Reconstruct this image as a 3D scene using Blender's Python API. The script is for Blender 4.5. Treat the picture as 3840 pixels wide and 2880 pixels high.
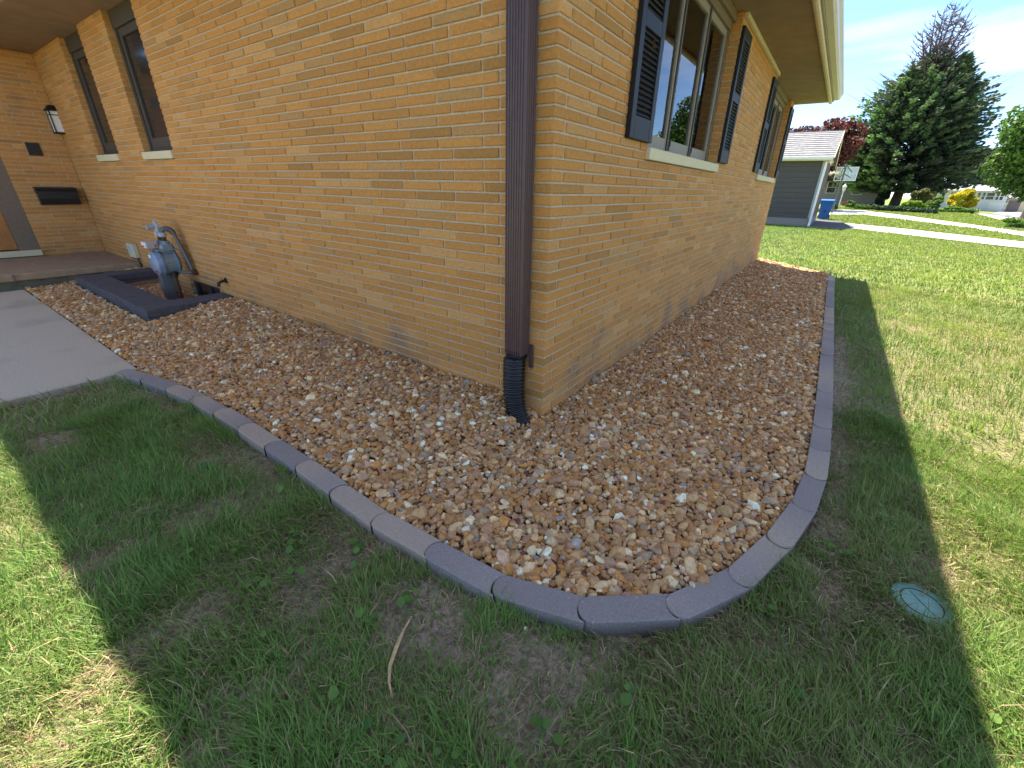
import bpy, math, random
import numpy as np
from mathutils import Matrix, Vector
random.seed(7); rng = np.random.default_rng(7)
I = 0.0254                                    # the place is laid out in inches
scene = bpy.context.scene
for o in list(bpy.data.objects): bpy.data.objects.remove(o)
LINK = scene.collection.objects.link

# ------------------------------------------------------------------ camera
YAW, PITCH, ROLL = -0.5995063, -0.4242248, 0.0245748
CAM = np.array([43.457, -70.892, 46.970])
fw = np.array([math.cos(PITCH)*math.sin(YAW), math.cos(PITCH)*math.cos(YAW), math.sin(PITCH)])
r0 = np.array([math.cos(YAW), -math.sin(YAW), 0.0]); u0 = np.cross(r0, fw)
RT = math.cos(ROLL)*r0+math.sin(ROLL)*u0; UP = -math.sin(ROLL)*r0+math.cos(ROLL)*u0
cd = bpy.data.cameras.new('camera'); cam = bpy.data.objects.new('camera', cd); LINK(cam)
cd.sensor_width = 36; cd.lens = 1573.6/3840*36; cd.shift_x = -46.76/3840; cd.shift_y = -23.16/3840
cd.clip_start = 0.05; cd.clip_end = 3000
m = Matrix.Identity(4)
for i in range(3): m[i][0], m[i][1], m[i][2], m[i][3] = RT[i], UP[i], -fw[i], CAM[i]*I
cam.matrix_world = m; scene.camera = cam

# ------------------------------------------------------------------ world, sun, exposure
SUNDIR = Vector((-42, 45.5, 109)).normalized()          # towards the sun
EL = math.asin(SUNDIR.z); ROT = math.atan2(SUNDIR.x, SUNDIR.y)
W = bpy.data.worlds.new('World'); scene.world = W; W.use_nodes = True
nt = W.node_tree; N = nt.nodes; L = nt.links; N.clear()
out = N.new('ShaderNodeOutputWorld'); bg = N.new('ShaderNodeBackground'); sky = N.new('ShaderNodeTexSky')
sky.sky_type = 'NISHITA'; sky.sun_disc = False; sky.sun_elevation = EL; sky.sun_rotation = ROT
sky.air_density = 0.65; sky.dust_density = 0.3; sky.ozone_density = 3.5
tc = N.new('ShaderNodeTexCoord'); mp = N.new('ShaderNodeMapping'); mp.inputs['Scale'].default_value = (1.2, 2.6, 5.5)
mp.inputs['Rotation'].default_value = (0.1, 0.25, 0.6)
n1 = N.new('ShaderNodeTexNoise'); n1.inputs['Scale'].default_value = 1.7; n1.inputs['Detail'].default_value = 7; n1.inputs['Distortion'].default_value = 0.5
cr = N.new('ShaderNodeValToRGB'); cr.color_ramp.elements[0].position = 0.49; cr.color_ramp.elements[1].position = 0.74
mx = N.new('ShaderNodeMixRGB'); mx.inputs[2].default_value = (5.4, 5.15, 4.85, 1)
sc_ = N.new('ShaderNodeMath'); sc_.operation = 'MULTIPLY'; sc_.inputs[1].default_value = 0.8
L.new(tc.outputs['Generated'], mp.inputs[0]); L.new(mp.outputs[0], n1.inputs['Vector']); L.new(n1.outputs[0], cr.inputs[0])
tn = N.new('ShaderNodeMixRGB'); tn.blend_type = 'MULTIPLY'; tn.inputs[0].default_value = 1; tn.inputs[2].default_value = (.84, .93, 1.0, 1); L.new(sky.outputs[0], tn.inputs[1])
L.new(cr.outputs[0], sc_.inputs[0]); L.new(sc_.outputs[0], mx.inputs[0]); L.new(tn.outputs[0], mx.inputs[1])
L.new(mx.outputs[0], bg.inputs[0]); bg.inputs[1].default_value = 0.105; L.new(bg.outputs[0], out.inputs[0])
sd_ = bpy.data.lights.new('sun', 'SUN'); sd_.energy = 4.4; sd_.angle = math.radians(0.6); sd_.color = (1, 0.92, 0.78)
sun = bpy.data.objects.new('sun', sd_); LINK(sun); sun.rotation_euler = SUNDIR.to_track_quat('Z', 'Y').to_euler(); sun.location = (0, 0, 30)
vs = scene.view_settings; vs.view_transform = 'Standard'; vs.look = 'None'; vs.exposure = 1.98; vs.gamma = 1; vs.use_curve_mapping = False
scene.cycles.max_bounces = 8; scene.cycles.transparent_max_bounces = 12; scene.cycles.diffuse_bounces = 4

# ------------------------------------------------------------------ maths helpers
def S(t):
    t = np.clip(t, 0, 1); return t*t*(3-2*t)
def _h(ix, iy, s):
    v = np.sin(ix*127.1+iy*311.7+s*74.7)*43758.5453; return v-np.floor(v)
def vnoise(x, y, s=0):
    x = np.asarray(x, float); y = np.asarray(y, float); ix = np.floor(x); iy = np.floor(y); fx = S(x-ix); fy = S(y-iy)
    a = _h(ix, iy, s)*(1-fx)+_h(ix+1, iy, s)*fx; b = _h(ix, iy+1, s)*(1-fx)+_h(ix+1, iy+1, s)*fx
    return a*(1-fy)+b*fy
def fbm(x, y, s=0, o=3):
    t = 0; a = 0.5; tot = 0
    for i in range(o): t = t+a*vnoise(np.asarray(x)*2**i, np.asarray(y)*2**i, s+i*7); tot += a; a *= .5
    return t/tot
def proj(P):
    D = np.asarray(P, float)-CAM; z = D@fw; z = np.where(z < 1, 1, z)
    return np.stack([512+12.47+419.63*(D@RT)/z, 384-6.18-419.63*(D@UP)/z], -1), (D@fw)

# ------------------------------------------------------------------ materials
def nodes(name):
    mt = bpy.data.materials.new(name); mt.use_nodes = True; nt = mt.node_tree
    return mt, nt, nt.nodes['Principled BSDF']
def mat(name, col, rough=0.6, metal=0.0, var=0.12, nscale=40, bump=0.0, bscale=300, bdist=0.002, spec=0.5, tint=False, coat=0, spots=None, stretch=None):
    """procedural paint/stone/wood: colour with noise variation, optional per-vertex tint, optional fine relief"""
    mt, nt, b = nodes(name); N = nt.nodes; L = nt.links
    g = N.new('ShaderNodeNewGeometry'); pos = g.outputs['Position']
    if stretch:
        mpp = N.new('ShaderNodeMapping'); mpp.inputs['Scale'].default_value = stretch; L.new(pos, mpp.inputs[0]); pos = mpp.outputs[0]
    nz = N.new('ShaderNodeTexNoise'); nz.inputs['Scale'].default_value = nscale; nz.inputs['Detail'].default_value = 5; L.new(pos, nz.inputs['Vector'])
    mr = N.new('ShaderNodeMapRange'); mr.inputs[1].default_value = .3; mr.inputs[2].default_value = .7; mr.inputs[3].default_value = 1-var; mr.inputs[4].default_value = 1+var
    L.new(nz.outputs[0], mr.inputs[0])
    mul = N.new('ShaderNodeMixRGB'); mul.blend_type = 'MULTIPLY'; mul.inputs[0].default_value = 1
    if tint:
        at = N.new('ShaderNodeAttribute'); at.attribute_name = 'tint'; L.new(at.outputs['Color'], mul.inputs[1])
    else: mul.inputs[1].default_value = (*col, 1)
    L.new(mr.outputs[0], mul.inputs[2]); c = mul.outputs[0]
    if spots:                                    # (colour, scale, low, high)
        n2 = N.new('ShaderNodeTexNoise'); n2.inputs['Scale'].default_value = spots[1]; n2.inputs['Detail'].default_value = 4; L.new(pos, n2.inputs['Vector'])
        m2 = N.new('ShaderNodeMapRange'); m2.inputs[1].default_value = spots[2]; m2.inputs[2].default_value = spots[3]; L.new(n2.outputs[0], m2.inputs[0])
        mm = N.new('ShaderNodeMixRGB'); L.new(m2.outputs[0], mm.inputs[0]); L.new(c, mm.inputs[1]); mm.inputs[2].default_value = (*spots[0], 1); c = mm.outputs[0]
    L.new(c, b.inputs['Base Color'])
    b.inputs['Roughness'].default_value = rough; b.inputs['Metallic'].default_value = metal; b.inputs['Specular IOR Level'].default_value = spec; b.inputs['Coat Weight'].default_value = coat
    if bump:
        n3 = N.new('ShaderNodeTexNoise'); n3.inputs['Scale'].default_value = bscale; n3.inputs['Detail'].default_value = 4; L.new(pos, n3.inputs['Vector'])
        bp = N.new('ShaderNodeBump'); bp.inputs['Strength'].default_value = bump; bp.inputs['Distance'].default_value = bdist
        L.new(n3.outputs[0], bp.inputs['Height']); L.new(bp.outputs[0], b.inputs['Normal'])
    return mt
def leaf_mat(name, trans=0.35, rough=0.55):
    mt, nt, b = nodes(name); N = nt.nodes; L = nt.links
    at = N.new('ShaderNodeAttribute'); at.attribute_name = 'tint'; L.new(at.outputs['Color'], b.inputs['Base Color']); b.inputs['Roughness'].default_value = rough; b.inputs['Specular IOR Level'].default_value = 0.3
    tr = N.new('ShaderNodeBsdfTranslucent'); L.new(at.outputs['Color'], tr.inputs[0]); ms = N.new('ShaderNodeMixShader'); ms.inputs[0].default_value = trans
    L.new(b.outputs[0], ms.inputs[1]); L.new(tr.outputs[0], ms.inputs[2]); L.new(ms.outputs[0], N['Material Output'].inputs[0]); return mt
def brick_mat():
    mt, nt, b = nodes('brick_buff'); N = nt.nodes; L = nt.links
    at = N.new('ShaderNodeAttribute'); at.attribute_name = 'tint'; g = N.new('ShaderNodeNewGeometry')
    nz = N.new('ShaderNodeTexNoise'); nz.inputs['Scale'].default_value = 55; nz.inputs['Detail'].default_value = 6; nz.inputs['Roughness'].default_value = .65; L.new(g.outputs['Position'], nz.inputs['Vector'])
    mr = N.new('ShaderNodeMapRange'); mr.inputs[1].default_value = .3; mr.inputs[2].default_value = .7; mr.inputs[3].default_value = .84; mr.inputs[4].default_value = 1.16; L.new(nz.outputs[0], mr.inputs[0])
    mul = N.new('ShaderNodeMixRGB'); mul.blend_type = 'MULTIPLY'; mul.inputs[0].default_value = 1; L.new(at.outputs['Color'], mul.inputs[1]); L.new(mr.outputs[0], mul.inputs[2])
    # grime splashed up from the ground: noise patches that thin out with height
    sx = N.new('ShaderNodeSeparateXYZ'); L.new(g.outputs['Position'], sx.inputs[0])
    hz = N.new('ShaderNodeMapRange'); hz.inputs[1].default_value = 0.0; hz.inputs[2].default_value = 0.42; hz.inputs[3].default_value = .24; hz.inputs[4].default_value = 0; L.new(sx.outputs['Z'], hz.inputs[0])
    n2 = N.new('ShaderNodeTexNoise'); n2.inputs['Scale'].default_value = 2.2; n2.inputs['Detail'].default_value = 6; L.new(g.outputs['Position'], n2.inputs['Vector'])
    ad = N.new('ShaderNodeMath'); L.new(n2.outputs[0], ad.inputs[0]); L.new(hz.outputs[0], ad.inputs[1])
    m2 = N.new('ShaderNodeMapRange'); m2.inputs[1].default_value = .66; m2.inputs[2].default_value = .82; m2.inputs[3].default_value = 0; m2.inputs[4].default_value = .6; L.new(ad.outputs[0], m2.inputs[0])
    mm = N.new('ShaderNodeMixRGB'); L.new(m2.outputs[0], mm.inputs[0]); L.new(mul.outputs[0], mm.inputs[1]); mm.inputs[2].default_value = (.2, .145, .1, 1)
    L.new(mm.outputs[0], b.inputs['Base Color']); b.inputs['Roughness'].default_value = .75; b.inputs['Specular IOR Level'].default_value = .3
    v = N.new('ShaderNodeTexNoise'); v.inputs['Scale'].default_value = 130; v.inputs['Detail'].default_value = 3; v.inputs['Distortion'].default_value = 2.2; L.new(g.outputs['Position'], v.inputs['Vector'])
    bp = N.new('ShaderNodeBump'); bp.inputs['Strength'].default_value = 1; bp.inputs['Distance'].default_value = .005; L.new(v.outputs[0], bp.inputs['Height']); L.new(bp.outputs[0], b.inputs['Normal'])
    return mt
def glass_mat():
    mt, nt, b = nodes('window_glass'); N = nt.nodes; L = nt.links; N.remove(b)
    gl = N.new('ShaderNodeBsdfGlossy'); gl.inputs['Roughness'].default_value = 0.004; tr = N.new('ShaderNodeBsdfTransparent'); tr.inputs[0].default_value = (.93, .95, .94, 1)
    fr = N.new('ShaderNodeFresnel'); fr.inputs[0].default_value = 2.3; ms = N.new('ShaderNodeMixShader')
    L.new(fr.outputs[0], ms.inputs[0]); L.new(tr.outputs[0], ms.inputs[1]); L.new(gl.outputs[0], ms.inputs[2]); L.new(ms.outputs[0], N['Material Output'].inputs[0]); return mt
M = dict(
 brick=brick_mat(), glass=glass_mat(), leaf=leaf_mat('leaf_mix'), grass=leaf_mat('grass_blade', .4, .5), needle=leaf_mat('needle_mix', .12, .7),
 mortar=mat('mortar', (.50, .40, .27), .95, var=.15, nscale=90, bump=.6, bscale=500, bdist=.002),
 stone=mat('gravel_stone', (1, 1, 1), .8, var=.22, nscale=70, bump=.35, bscale=260, bdist=.002, spec=.3, tint=True),
 bed=mat('gravel_dust', (.24, .145, .08), .95, var=.4, nscale=80),
 paver=mat('paver_concrete', (1, 1, 1), .9, var=.14, nscale=150, bump=.7, bscale=260, bdist=.0025, tint=True, spots=((.5, .47, .44), 210, .655, .70), spec=.3),
 block=mat('block_charcoal', (.088, .082, .088), .9, var=.2, nscale=30, bump=.6, bscale=350, bdist=.002, spec=.3),
 concrete=mat('walk_concrete', (.47, .395, .29), .92, var=.22, nscale=130, bump=.8, bscale=160, bdist=.003, spots=((.34, .285, .21), 2.1, .56, .8), spec=.3),
 drive=mat('drive_concrete', (.62, .58, .51), .9, var=.08, nscale=4),
 asphalt=mat('asphalt', (.085, .085, .09), .95, var=.2, nscale=20),
 cream=mat('limestone_sill', (.62, .54, .34), .85, var=.07, nscale=60, bump=.3, bscale=500, bdist=.001),
 soffit=mat('soffit_paint', (.22, .15, .10), .9, var=.14, nscale=5, bump=.2, bscale=200, bdist=.001),
 trim=mat('eave_trim_paint', (.55, .46, .34), .7, var=.12, nscale=20),
 fascia=mat('fascia_paint', (.30, .265, .2), .8, var=.1, nscale=15),
 gutter=mat('gutter_metal', (.56, .53, .54), .45, var=.06, nscale=12),
 roofdark=mat('roof_shingle', (.12, .11, .1), .95, var=.3, nscale=30, bump=.5, bscale=120),
 brown=mat('downspout_brown', (.085, .046, .043), .42, var=.12, nscale=25, bump=.1, bscale=500, bdist=.0006, spec=.45),
 winframe=mat('window_frame_paint', (.17, .125, .085), .6, var=.15, nscale=40, bump=.15, bscale=300),
 winrail=mat('window_rail_paint', (.26, .215, .16), .6, var=.1, nscale=40),
 windark=mat('dark_sash_paint', (.06, .045, .035), .6, var=.2, nscale=40),
 curtain=mat('net_curtain', (.8, .8, .78), .9, var=.15, nscale=30, stretch=(8, 8, .2)),
 room=mat('room_dark', (.06, .055, .05), .95),
 shutter=mat('shutter_paint', (.013, .013, .017), .5, var=.15, nscale=40, bump=.1, bscale=300, bdist=.0008, spec=.3),
 hose=mat('black_corrugated_plastic', (.008, .008, .010), .22, var=.1, spec=.6),
 black=mat('black_iron', (.012, .011, .010), .5, var=.2),
 frost=mat('frosted_lamp_glass', (.75, .74, .7), .3, var=.03),
 plaque=mat('black_plaque', (.01, .011, .012), .35),
 doorwood=mat('oak_door', (.36, .14, .028), .45, var=.3, nscale=10, stretch=(10, 10, .8)),
 steel=mat('meter_paint', (.20, .26, .29), .45, var=.14, nscale=40, spots=((.12, .13, .13), 60, .6, .75)),
 steelblue=mat('meter_cover_blue', (.20, .26, .36), .4, var=.1, nscale=40),
 galv=mat('galvanised_pipe', (.12, .13, .135), .5, .3, var=.2, nscale=60),
 grey=mat('cast_grey', (.34, .37, .40), .5, var=.12),
 rust=mat('rusty_pipe', (.10, .04, .022), .85, var=.4, nscale=90),
 clear=mat('index_cover', (.42, .38, .37), .25, var=.1),
 red=mat('red_label', (.5, .05, .04), .5), white=mat('white_label', (.75, .75, .72), .5), brass=mat('old_brass', (.4, .31, .16), .4, .4, var=.2),
 boxcream=mat('cable_box_plastic', (.55, .52, .37), .6, var=.15, nscale=60), bluesticker=mat('blue_sticker', (.35, .42, .62), .5),
 valve=mat('green_valve_lid', (.15, .29, .22), .5, var=.12, nscale=60, bump=.2, bscale=600, bdist=.001),
 straw=mat('dry_straw', (.52, .34, .16), .8, var=.2, nscale=90),
 siding=mat('garage_siding', (.076, .07, .067), .8, var=.08, nscale=10),
 foundation=mat('foundation_concrete', (.25, .23, .21), .95, var=.1, nscale=12),
 whitepaint=mat('white_paint', (.74, .75, .76), .5, var=.05), creampaint=mat('cream_paint', (.70, .62, .42), .6, var=.06),
 shingle=mat('grey_shingle', (.20, .195, .20), .95, var=.28, nscale=6, stretch=(1, .4, 2.5)),
 binblue=mat('bin_plastic', (.012, .11, .38), .4, var=.06), tyre=mat('black_rubber', (.015, .015, .015), .8),
 beige=mat('beige_siding', (.34, .29, .24), .7, var=.06), tan=mat('tan_shingle', (.33, .25, .19), .95, var=.15, nscale=8),
 darkfill=mat('dark_porch', (.05, .035, .03), .9), pane=mat('dark_pane', (.015, .018, .022), .12, spec=.8), whitehouse=mat('white_siding', (.66, .70, .74), .7, var=.04),
 polegrey=mat('hoop_pole', (.09, .10, .12), .5), acrylic=glass_mat(), bark=mat('tree_bark', (.095, .07, .05), .95, var=.35, nscale=7, bump=.8, bscale=12, bdist=.06),
 deadwood=mat('dead_branch', (.15, .115, .12), .95, var=.25, nscale=9), wood=mat('weathered_pole', (.22, .17, .13), .9, var=.2, nscale=10), rock=mat('garden_rock', (.42, .3, .2), .9, var=.25, nscale=8))

# ------------------------------------------------------------------ mesh helpers (all in inches)
class MB:
    def __init__(s): s.v = []; s.f = []; s.t = []; s.mi = []; s.m = 0; s.tint = None
    def add(s, vs, fs):
        o = len(s.v); s.v += [tuple(map(float, p)) for p in vs]; s.f += [tuple(i+o for i in f) for f in fs]; s.mi += [s.m]*len(fs)
        if s.tint is not None: s.t += [s.tint]*len(vs)
        return s
    def box(s, x0, x1, y0, y1, z0, z1, b=0.0):
        v, f = cbox(x0, x1, y0, y1, z0, z1, b); return s.add(v, f)
    def prism(s, poly, a, b_, axis='y', cap=True):
        """extrude a 2D polygon; axis y: polygon in (x,z); axis x: polygon in (y,z); axis z: polygon in (x,y)"""
        n = len(poly); mk = {'y': lambda p, t: (p[0], t, p[1]), 'x': lambda p, t: (t, p[0], p[1]), 'z': lambda p, t: (p[0], p[1], t)}[axis]
        v = [mk(p, a) for p in poly]+[mk(p, b_) for p in poly]
        f = [(i, (i+1) % n, (i+1) % n+n, i+n) for i in range(n)]
        if cap: f += [tuple(range(n))[::-1], tuple(range(n, 2*n))]
        return s.add(v, f)
    def tube(s, pts, r, n=10, cap=True):
        pts = [np.array(p, float) for p in pts]; rs = r if hasattr(r, '__len__') else [r]*len(pts); V = []; F = []; ref = None
        for i, p in enumerate(pts):
            d = (pts[min(i+1, len(pts)-1)]-pts[max(i-1, 0)]); d = d/(np.linalg.norm(d)+1e-9)
            if ref is None: ref = np.array([0, 0, 1.]) if abs(d[2]) < .9 else np.array([1., 0, 0])
            a = ref-d*(ref@d); a /= np.linalg.norm(a)+1e-9; b_ = np.cross(d, a); ref = a
            V += [p+rs[i]*(math.cos(2*math.pi*k/n)*a+math.sin(2*math.pi*k/n)*b_) for k in range(n)]
            if i: F += [((i-1)*n+k, (i-1)*n+(k+1) % n, i*n+(k+1) % n, i*n+k) for k in range(n)]
        if cap: F += [tuple(range(n))[::-1], tuple(range((len(pts)-1)*n, len(pts)*n))]
        return s.add(V, F)
    def quad(s, a, b, c, d): return s.add([a, b, c, d], [(0, 1, 2, 3)])
    def build(s, name, m_, parent=None, smooth=False, **kw):
        me = bpy.data.meshes.new(name); me.from_pydata([(x*I, y*I, z*I) for x, y, z in s.v], [], s.f)
        for mm in (m_ if isinstance(m_, (list, tuple)) else [m_]): me.materials.append(mm)
        if isinstance(m_, (list, tuple)): me.polygons.foreach_set('material_index', s.mi)
        if s.t:
            at = me.attributes.new('tint', 'FLOAT_COLOR', 'POINT'); at.data.foreach_set('color', np.array([(*c, 1) for c in s.t], 'f').ravel())
        if smooth:
            me.polygons.foreach_set('use_smooth', [True]*len(me.polygons))
            if smooth != 'all': me.set_sharp_from_angle(angle=math.radians(40))
        o = bpy.data.objects.new(name, me); LINK(o)
        return put(o, parent, **kw)
def cbox(x0, x1, y0, y1, z0, z1, b=0.0):
    if b <= 0:
        v = [(x, y, z) for x in (x0, x1) for y in (y0, y1) for z in (z0, z1)]
        return v, [(0, 1, 3, 2), (4, 6, 7, 5), (0, 4, 5, 1), (2, 3, 7, 6), (0, 2, 6, 4), (1, 5, 7, 3)]
    X = (x0, x1); Y = (y0, y1); Z = (z0, z1); v = []; ix = {}
    for i in (0, 1):
        for j in (0, 1):
            for k in (0, 1):
                sx, sy, sz = b*(1-2*i), b*(1-2*j), b*(1-2*k)
                for a in range(3):
                    ix[i, j, k, a] = len(v)
                    v.append((X[i]+(sx if a != 0 else 0), Y[j]+(sy if a != 1 else 0), Z[k]+(sz if a != 2 else 0)))
    f = []
    for a in range(3):
        o1, o2 = [q for q in range(3) if q != a]
        for s in (0, 1):
            loop = []
            for (p, q) in ((0, 0), (1, 0), (1, 1), (0, 1)):
                c = [0, 0, 0]; c[a] = s; c[o1] = p; c[o2] = q; loop.append(ix[c[0], c[1], c[2], a])
            if (s == 1) == (a == 1): loop = loop[::-1]
            f.append(tuple(loop))
    for a in range(3):
        o1, o2 = [q for q in range(3) if q != a]
        for p in (0, 1):
            for q in (0, 1):
                c0 = [0, 0, 0]; c0[o1] = p; c0[o2] = q; c1 = list(c0); c1[a] = 1
                f.append((ix[(*c0, o1)], ix[(*c1, o1)], ix[(*c1, o2)], ix[(*c0, o2)]))
    for i in (0, 1):
        for j in (0, 1):
            for k in (0, 1): f.append((ix[i, j, k, 0], ix[i, j, k, 1], ix[i, j, k, 2]))
    return v, f
def put(o, parent=None, label=None, cat=None, group=None, kind=None):
    if parent is not None: o.parent = parent
    if label: o['label'] = label
    if cat: o['category'] = cat
    if group: o['group'] = group
    if kind: o['kind'] = kind
    return o
def empty(name, label=None, cat=None, group=None, kind=None, loc=(0, 0, 0)):
    """top-level thing; parts are built in world inches, so the parent inverse keeps them where they are"""
    o = bpy.data.objects.new(name, None); LINK(o); o.location = [c*I for c in loc]; o.empty_display_size = .1
    return put(o, None, label, cat, group, kind)
def child(o, parent):
    o.parent = parent; o.matrix_parent_inverse = Matrix.Translation(-parent.location); return o
def part(mb, name, m_, parent, smooth=False, **kw):
    o = mb.build(name, m_, None, smooth, **kw); return child(o, parent)
def npmesh(name, V, F, m_, tint=None, smooth=False, **kw):
    """big mesh from arrays; F (n,3) or (n,4)"""
    me = bpy.data.meshes.new(name); V = np.asarray(V, 'f')*I; F = np.asarray(F, 'i'); k = F.shape[1]
    me.vertices.add(len(V)); me.vertices.foreach_set('co', V.ravel()); me.loops.add(F.size); me.loops.foreach_set('vertex_index', F.ravel())
    me.polygons.add(len(F)); me.polygons.foreach_set('loop_start', np.arange(0, F.size, k, dtype='i')); me.polygons.foreach_set('loop_total', np.full(len(F), k, 'i'))
    if smooth: me.polygons.foreach_set('use_smooth', np.ones(len(F), bool))
    else: me.polygons.foreach_set('use_smooth', np.zeros(len(F), bool))
    if tint is not None:
        at = me.attributes.new('tint', 'FLOAT_COLOR', 'POINT'); t = np.ones((len(V), 4), 'f'); t[:, :3] = tint; at.data.foreach_set('color', t.ravel())
    me.update(calc_edges=True); me.materials.append(m_)
    o = bpy.data.objects.new(name, me); LINK(o); return put(o, **kw)

# ------------------------------------------------------------------ terrain
EDGE = np.array([(-101, -47.6), (-90, -45.2), (-77, -43.2), (-66, -42.1), (-53.5, -41.7), (-31, -41.6), (-19.5, -41.8), (-8.8, -42.2), (2.5, -42.2), (13.4, -41.4), (24, -40),
                 (33, -35.8), (40.7, -29), (45.5, -19.8), (48.5, -10.5), (50.9, 0), (52.1, 11), (52.4, 24), (52.4, 40), (52.2, 60), (51.8, 97), (51.3, 145), (50.8, 180), (50, 266)], float)
def smooth_path(P, n=12):
    out = []
    for i in range(len(P)-1):
        p0, p1, p2, p3 = P[max(i-1, 0)], P[i], P[i+1], P[min(i+2, len(P)-1)]
        for k in range(n):
            t = k/n; out.append(.5*((2*p1)+(-p0+p2)*t+(2*p0-5*p1+4*p2-p3)*t*t+(-p0+3*p1-3*p2+p3)*t**3))
    return np.array(out+[P[-1]])
EP = smooth_path(EDGE); BEDPOLY = np.vstack([EP, [(48, 276), (0.5, 326), (-20, 326), (-20, 8), (-262, 8), (-262, -43.6), (-101, -45)]])
def inpoly(x, y, P):
    x = np.asarray(x, float); y = np.asarray(y, float); c = np.zeros(x.shape, bool); j = len(P)-1
    for i in range(len(P)):
        xi, yi = P[i]; xj, yj = P[j]
        if yi != yj: c ^= ((yi > y) != (yj > y)) & (x < (xj-xi)*(y-yi)/(yj-yi)+xi)
        j = i
    return c
def edgedist(x, y):
    x = np.asarray(x, float); y = np.asarray(y, float); d = np.full(x.shape, 1e9); Q = EP[::3]
    for a, b in zip(Q[:-1], Q[1:]):
        ab = b-a; t = np.clip(((x-a[0])*ab[0]+(y-a[1])*ab[1])/(ab@ab), 0, 1); d = np.minimum(d, np.hypot(x-a[0]-t*ab[0], y-a[1]-t*ab[1]))
    return d
def tz0(x, y):
    x = np.asarray(x, float); y = np.asarray(y, float)
    s = np.maximum(S((x-56)/60), S((y-280)/100))
    return -1.55-2.45*s+15*S((y-1150)/1100)*(1-S((x-330)/250))
def tz(x, y): return tz0(x, y)+(fbm(np.asarray(x)/9, np.asarray(y)/9, 3)-.5)*1.1+(fbm(np.asarray(x)/60, np.asarray(y)/60, 5)-.5)*1.2*S((np.asarray(x)-56)/40)
# bare soil patches in the lawn (x, y, rx, ry, strength)
PATCH = [(16, -49.5, 17, 5.5, 1.1), (-2, -56, 12, 6, .75), (-6.5, -46.5, 5, 3, .9), (-48, -49, 12, 4, .8), (-72, -66, 10, 4, .9), (-30, -70.5, 10, 3, .7), (-31, -45, 9, 2.2, .8), (19, -58, 8, 4, .6), (40, -37, 9, 4, .55),
         (55.6, 60, 2.4, 75, 1.3), (78, 157, 8, 9, .6), (66, 0, 4, 6, .5), (-99, -58, 5, 12, .7), (-80, -47, 14, 2.4, .8), (45, -33, 5, 5, .4), (75, -32, 5, 4, .5), (30, -50, 6, 3, .5), (62, -16, 5, 3, .6)]
def bare(x, y):
    x = np.asarray(x, float); y = np.asarray(y, float); b = np.zeros(x.shape)
    for px, py, rx, ry, s in PATCH: b = np.maximum(b, s*np.exp(-((x-px)/rx)**2-((y-py)/ry)**2))
    n = fbm(x/7., y/7., 11); near = 1-S((np.hypot(x-30, y+40)-60)/160)
    return np.clip(b*(.55+.9*n)+S((n-.50)/.2)*.62*near*(1-S((x-52)/14)*.6), 0, 1)
def grid_axis(lo, hi, step, far_lo, far_hi):
    a = list(np.arange(lo, hi+step/2, step)); s = step
    while a[-1] < far_hi: s *= 1.28; a.append(a[-1]+s)
    s = step; b = []; c = lo
    while c > -far_lo: s *= 1.28; c -= s; b.append(c)
    return np.array(b[::-1]+a)
gx = grid_axis(-130, 120, 2.2, 30000, 30000); gy = grid_axis(-100, 330, 2.5, 30000, 60000)
X, Y = np.meshgrid(gx, gy, indexing='ij'); inside = inpoly(X, Y, BEDPOLY) | ((X < -95) & (Y > -46)) | ((X < 4) & (Y > -4) & (Y < 318)) | ((X < -103) & (X > -249) & (Y < -40) & (Y > -198))
Z = np.where(inside, -9, tz(X, Y)); BR = bare(X, Y)
Z = np.where(np.hypot(X, Y) > 6000, -4.0, Z)
n0, n1_ = X.shape; V = np.stack([X, Y, Z], -1).reshape(-1, 3); idx = np.arange(n0*n1_).reshape(n0, n1_)
F = np.stack([idx[:-1, :-1], idx[1:, :-1], idx[1:, 1:], idx[:-1, 1:]], -1).reshape(-1, 4)
g1 = np.array((.16, .20, .045)); soil = np.array((.30, .23, .155)); b3 = BR.reshape(-1, 1)
fr_ = S((np.hypot(X-43, Y+70)-150)/300).reshape(-1, 1)
col = (np.array((.20, .18, .085))*(1-fr_)+g1*fr_)*(1-S((b3-.2)/.5))+soil*S((b3-.2)/.5)
def ground_mat():
    mt = mat('lawn_soil', (1, 1, 1), .95, var=.5, nscale=60, bump=1, bscale=140, bdist=.012, tint=True, spec=.2); return mt
ob = npmesh('lawn', V, F, ground_mat(), col, True, kind='structure', label='mown lawn around the brick house, thin and patchy near the gravel bed')

# ------------------------------------------------------------------ house: bricks
house = empty('brick_house', 'single storey house of long orange buff bricks at the gravel bed corner', 'house')
HX, HY, ZT = -314.0, 312.0, 103.7
OPF = [(168, 198.3, 54.1, 110), (231, 261.3, 54.1, 110), (160, 191, -9, 6.1)]
OPS = [(45, 120.2, 54.1, 110), (219.3, 295, 54.1, 110)]
OPW = [(26, 66, -9, 92)]
cand = []                                                   # (box, faces towards) of every brick
def runs(a, b, ops, z0, z1):
    segs = [(a, b)]
    for o0, o1, oz0, oz1 in ops:
        if z1 > oz0+.3 and z0 < oz1-.3:
            n = []
            for s0, s1 in segs:
                if o1 <= s0 or o0 >= s1: n.append((s0, s1)); continue
                if o0 > s0: n.append((s0, o0))
                if o1 < s1: n.append((o1, s1))
            segs = n
    return [(s0, s1) for s0, s1 in segs if s1-s0 > .9]
G = .1875; DEP = 3.62
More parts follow.
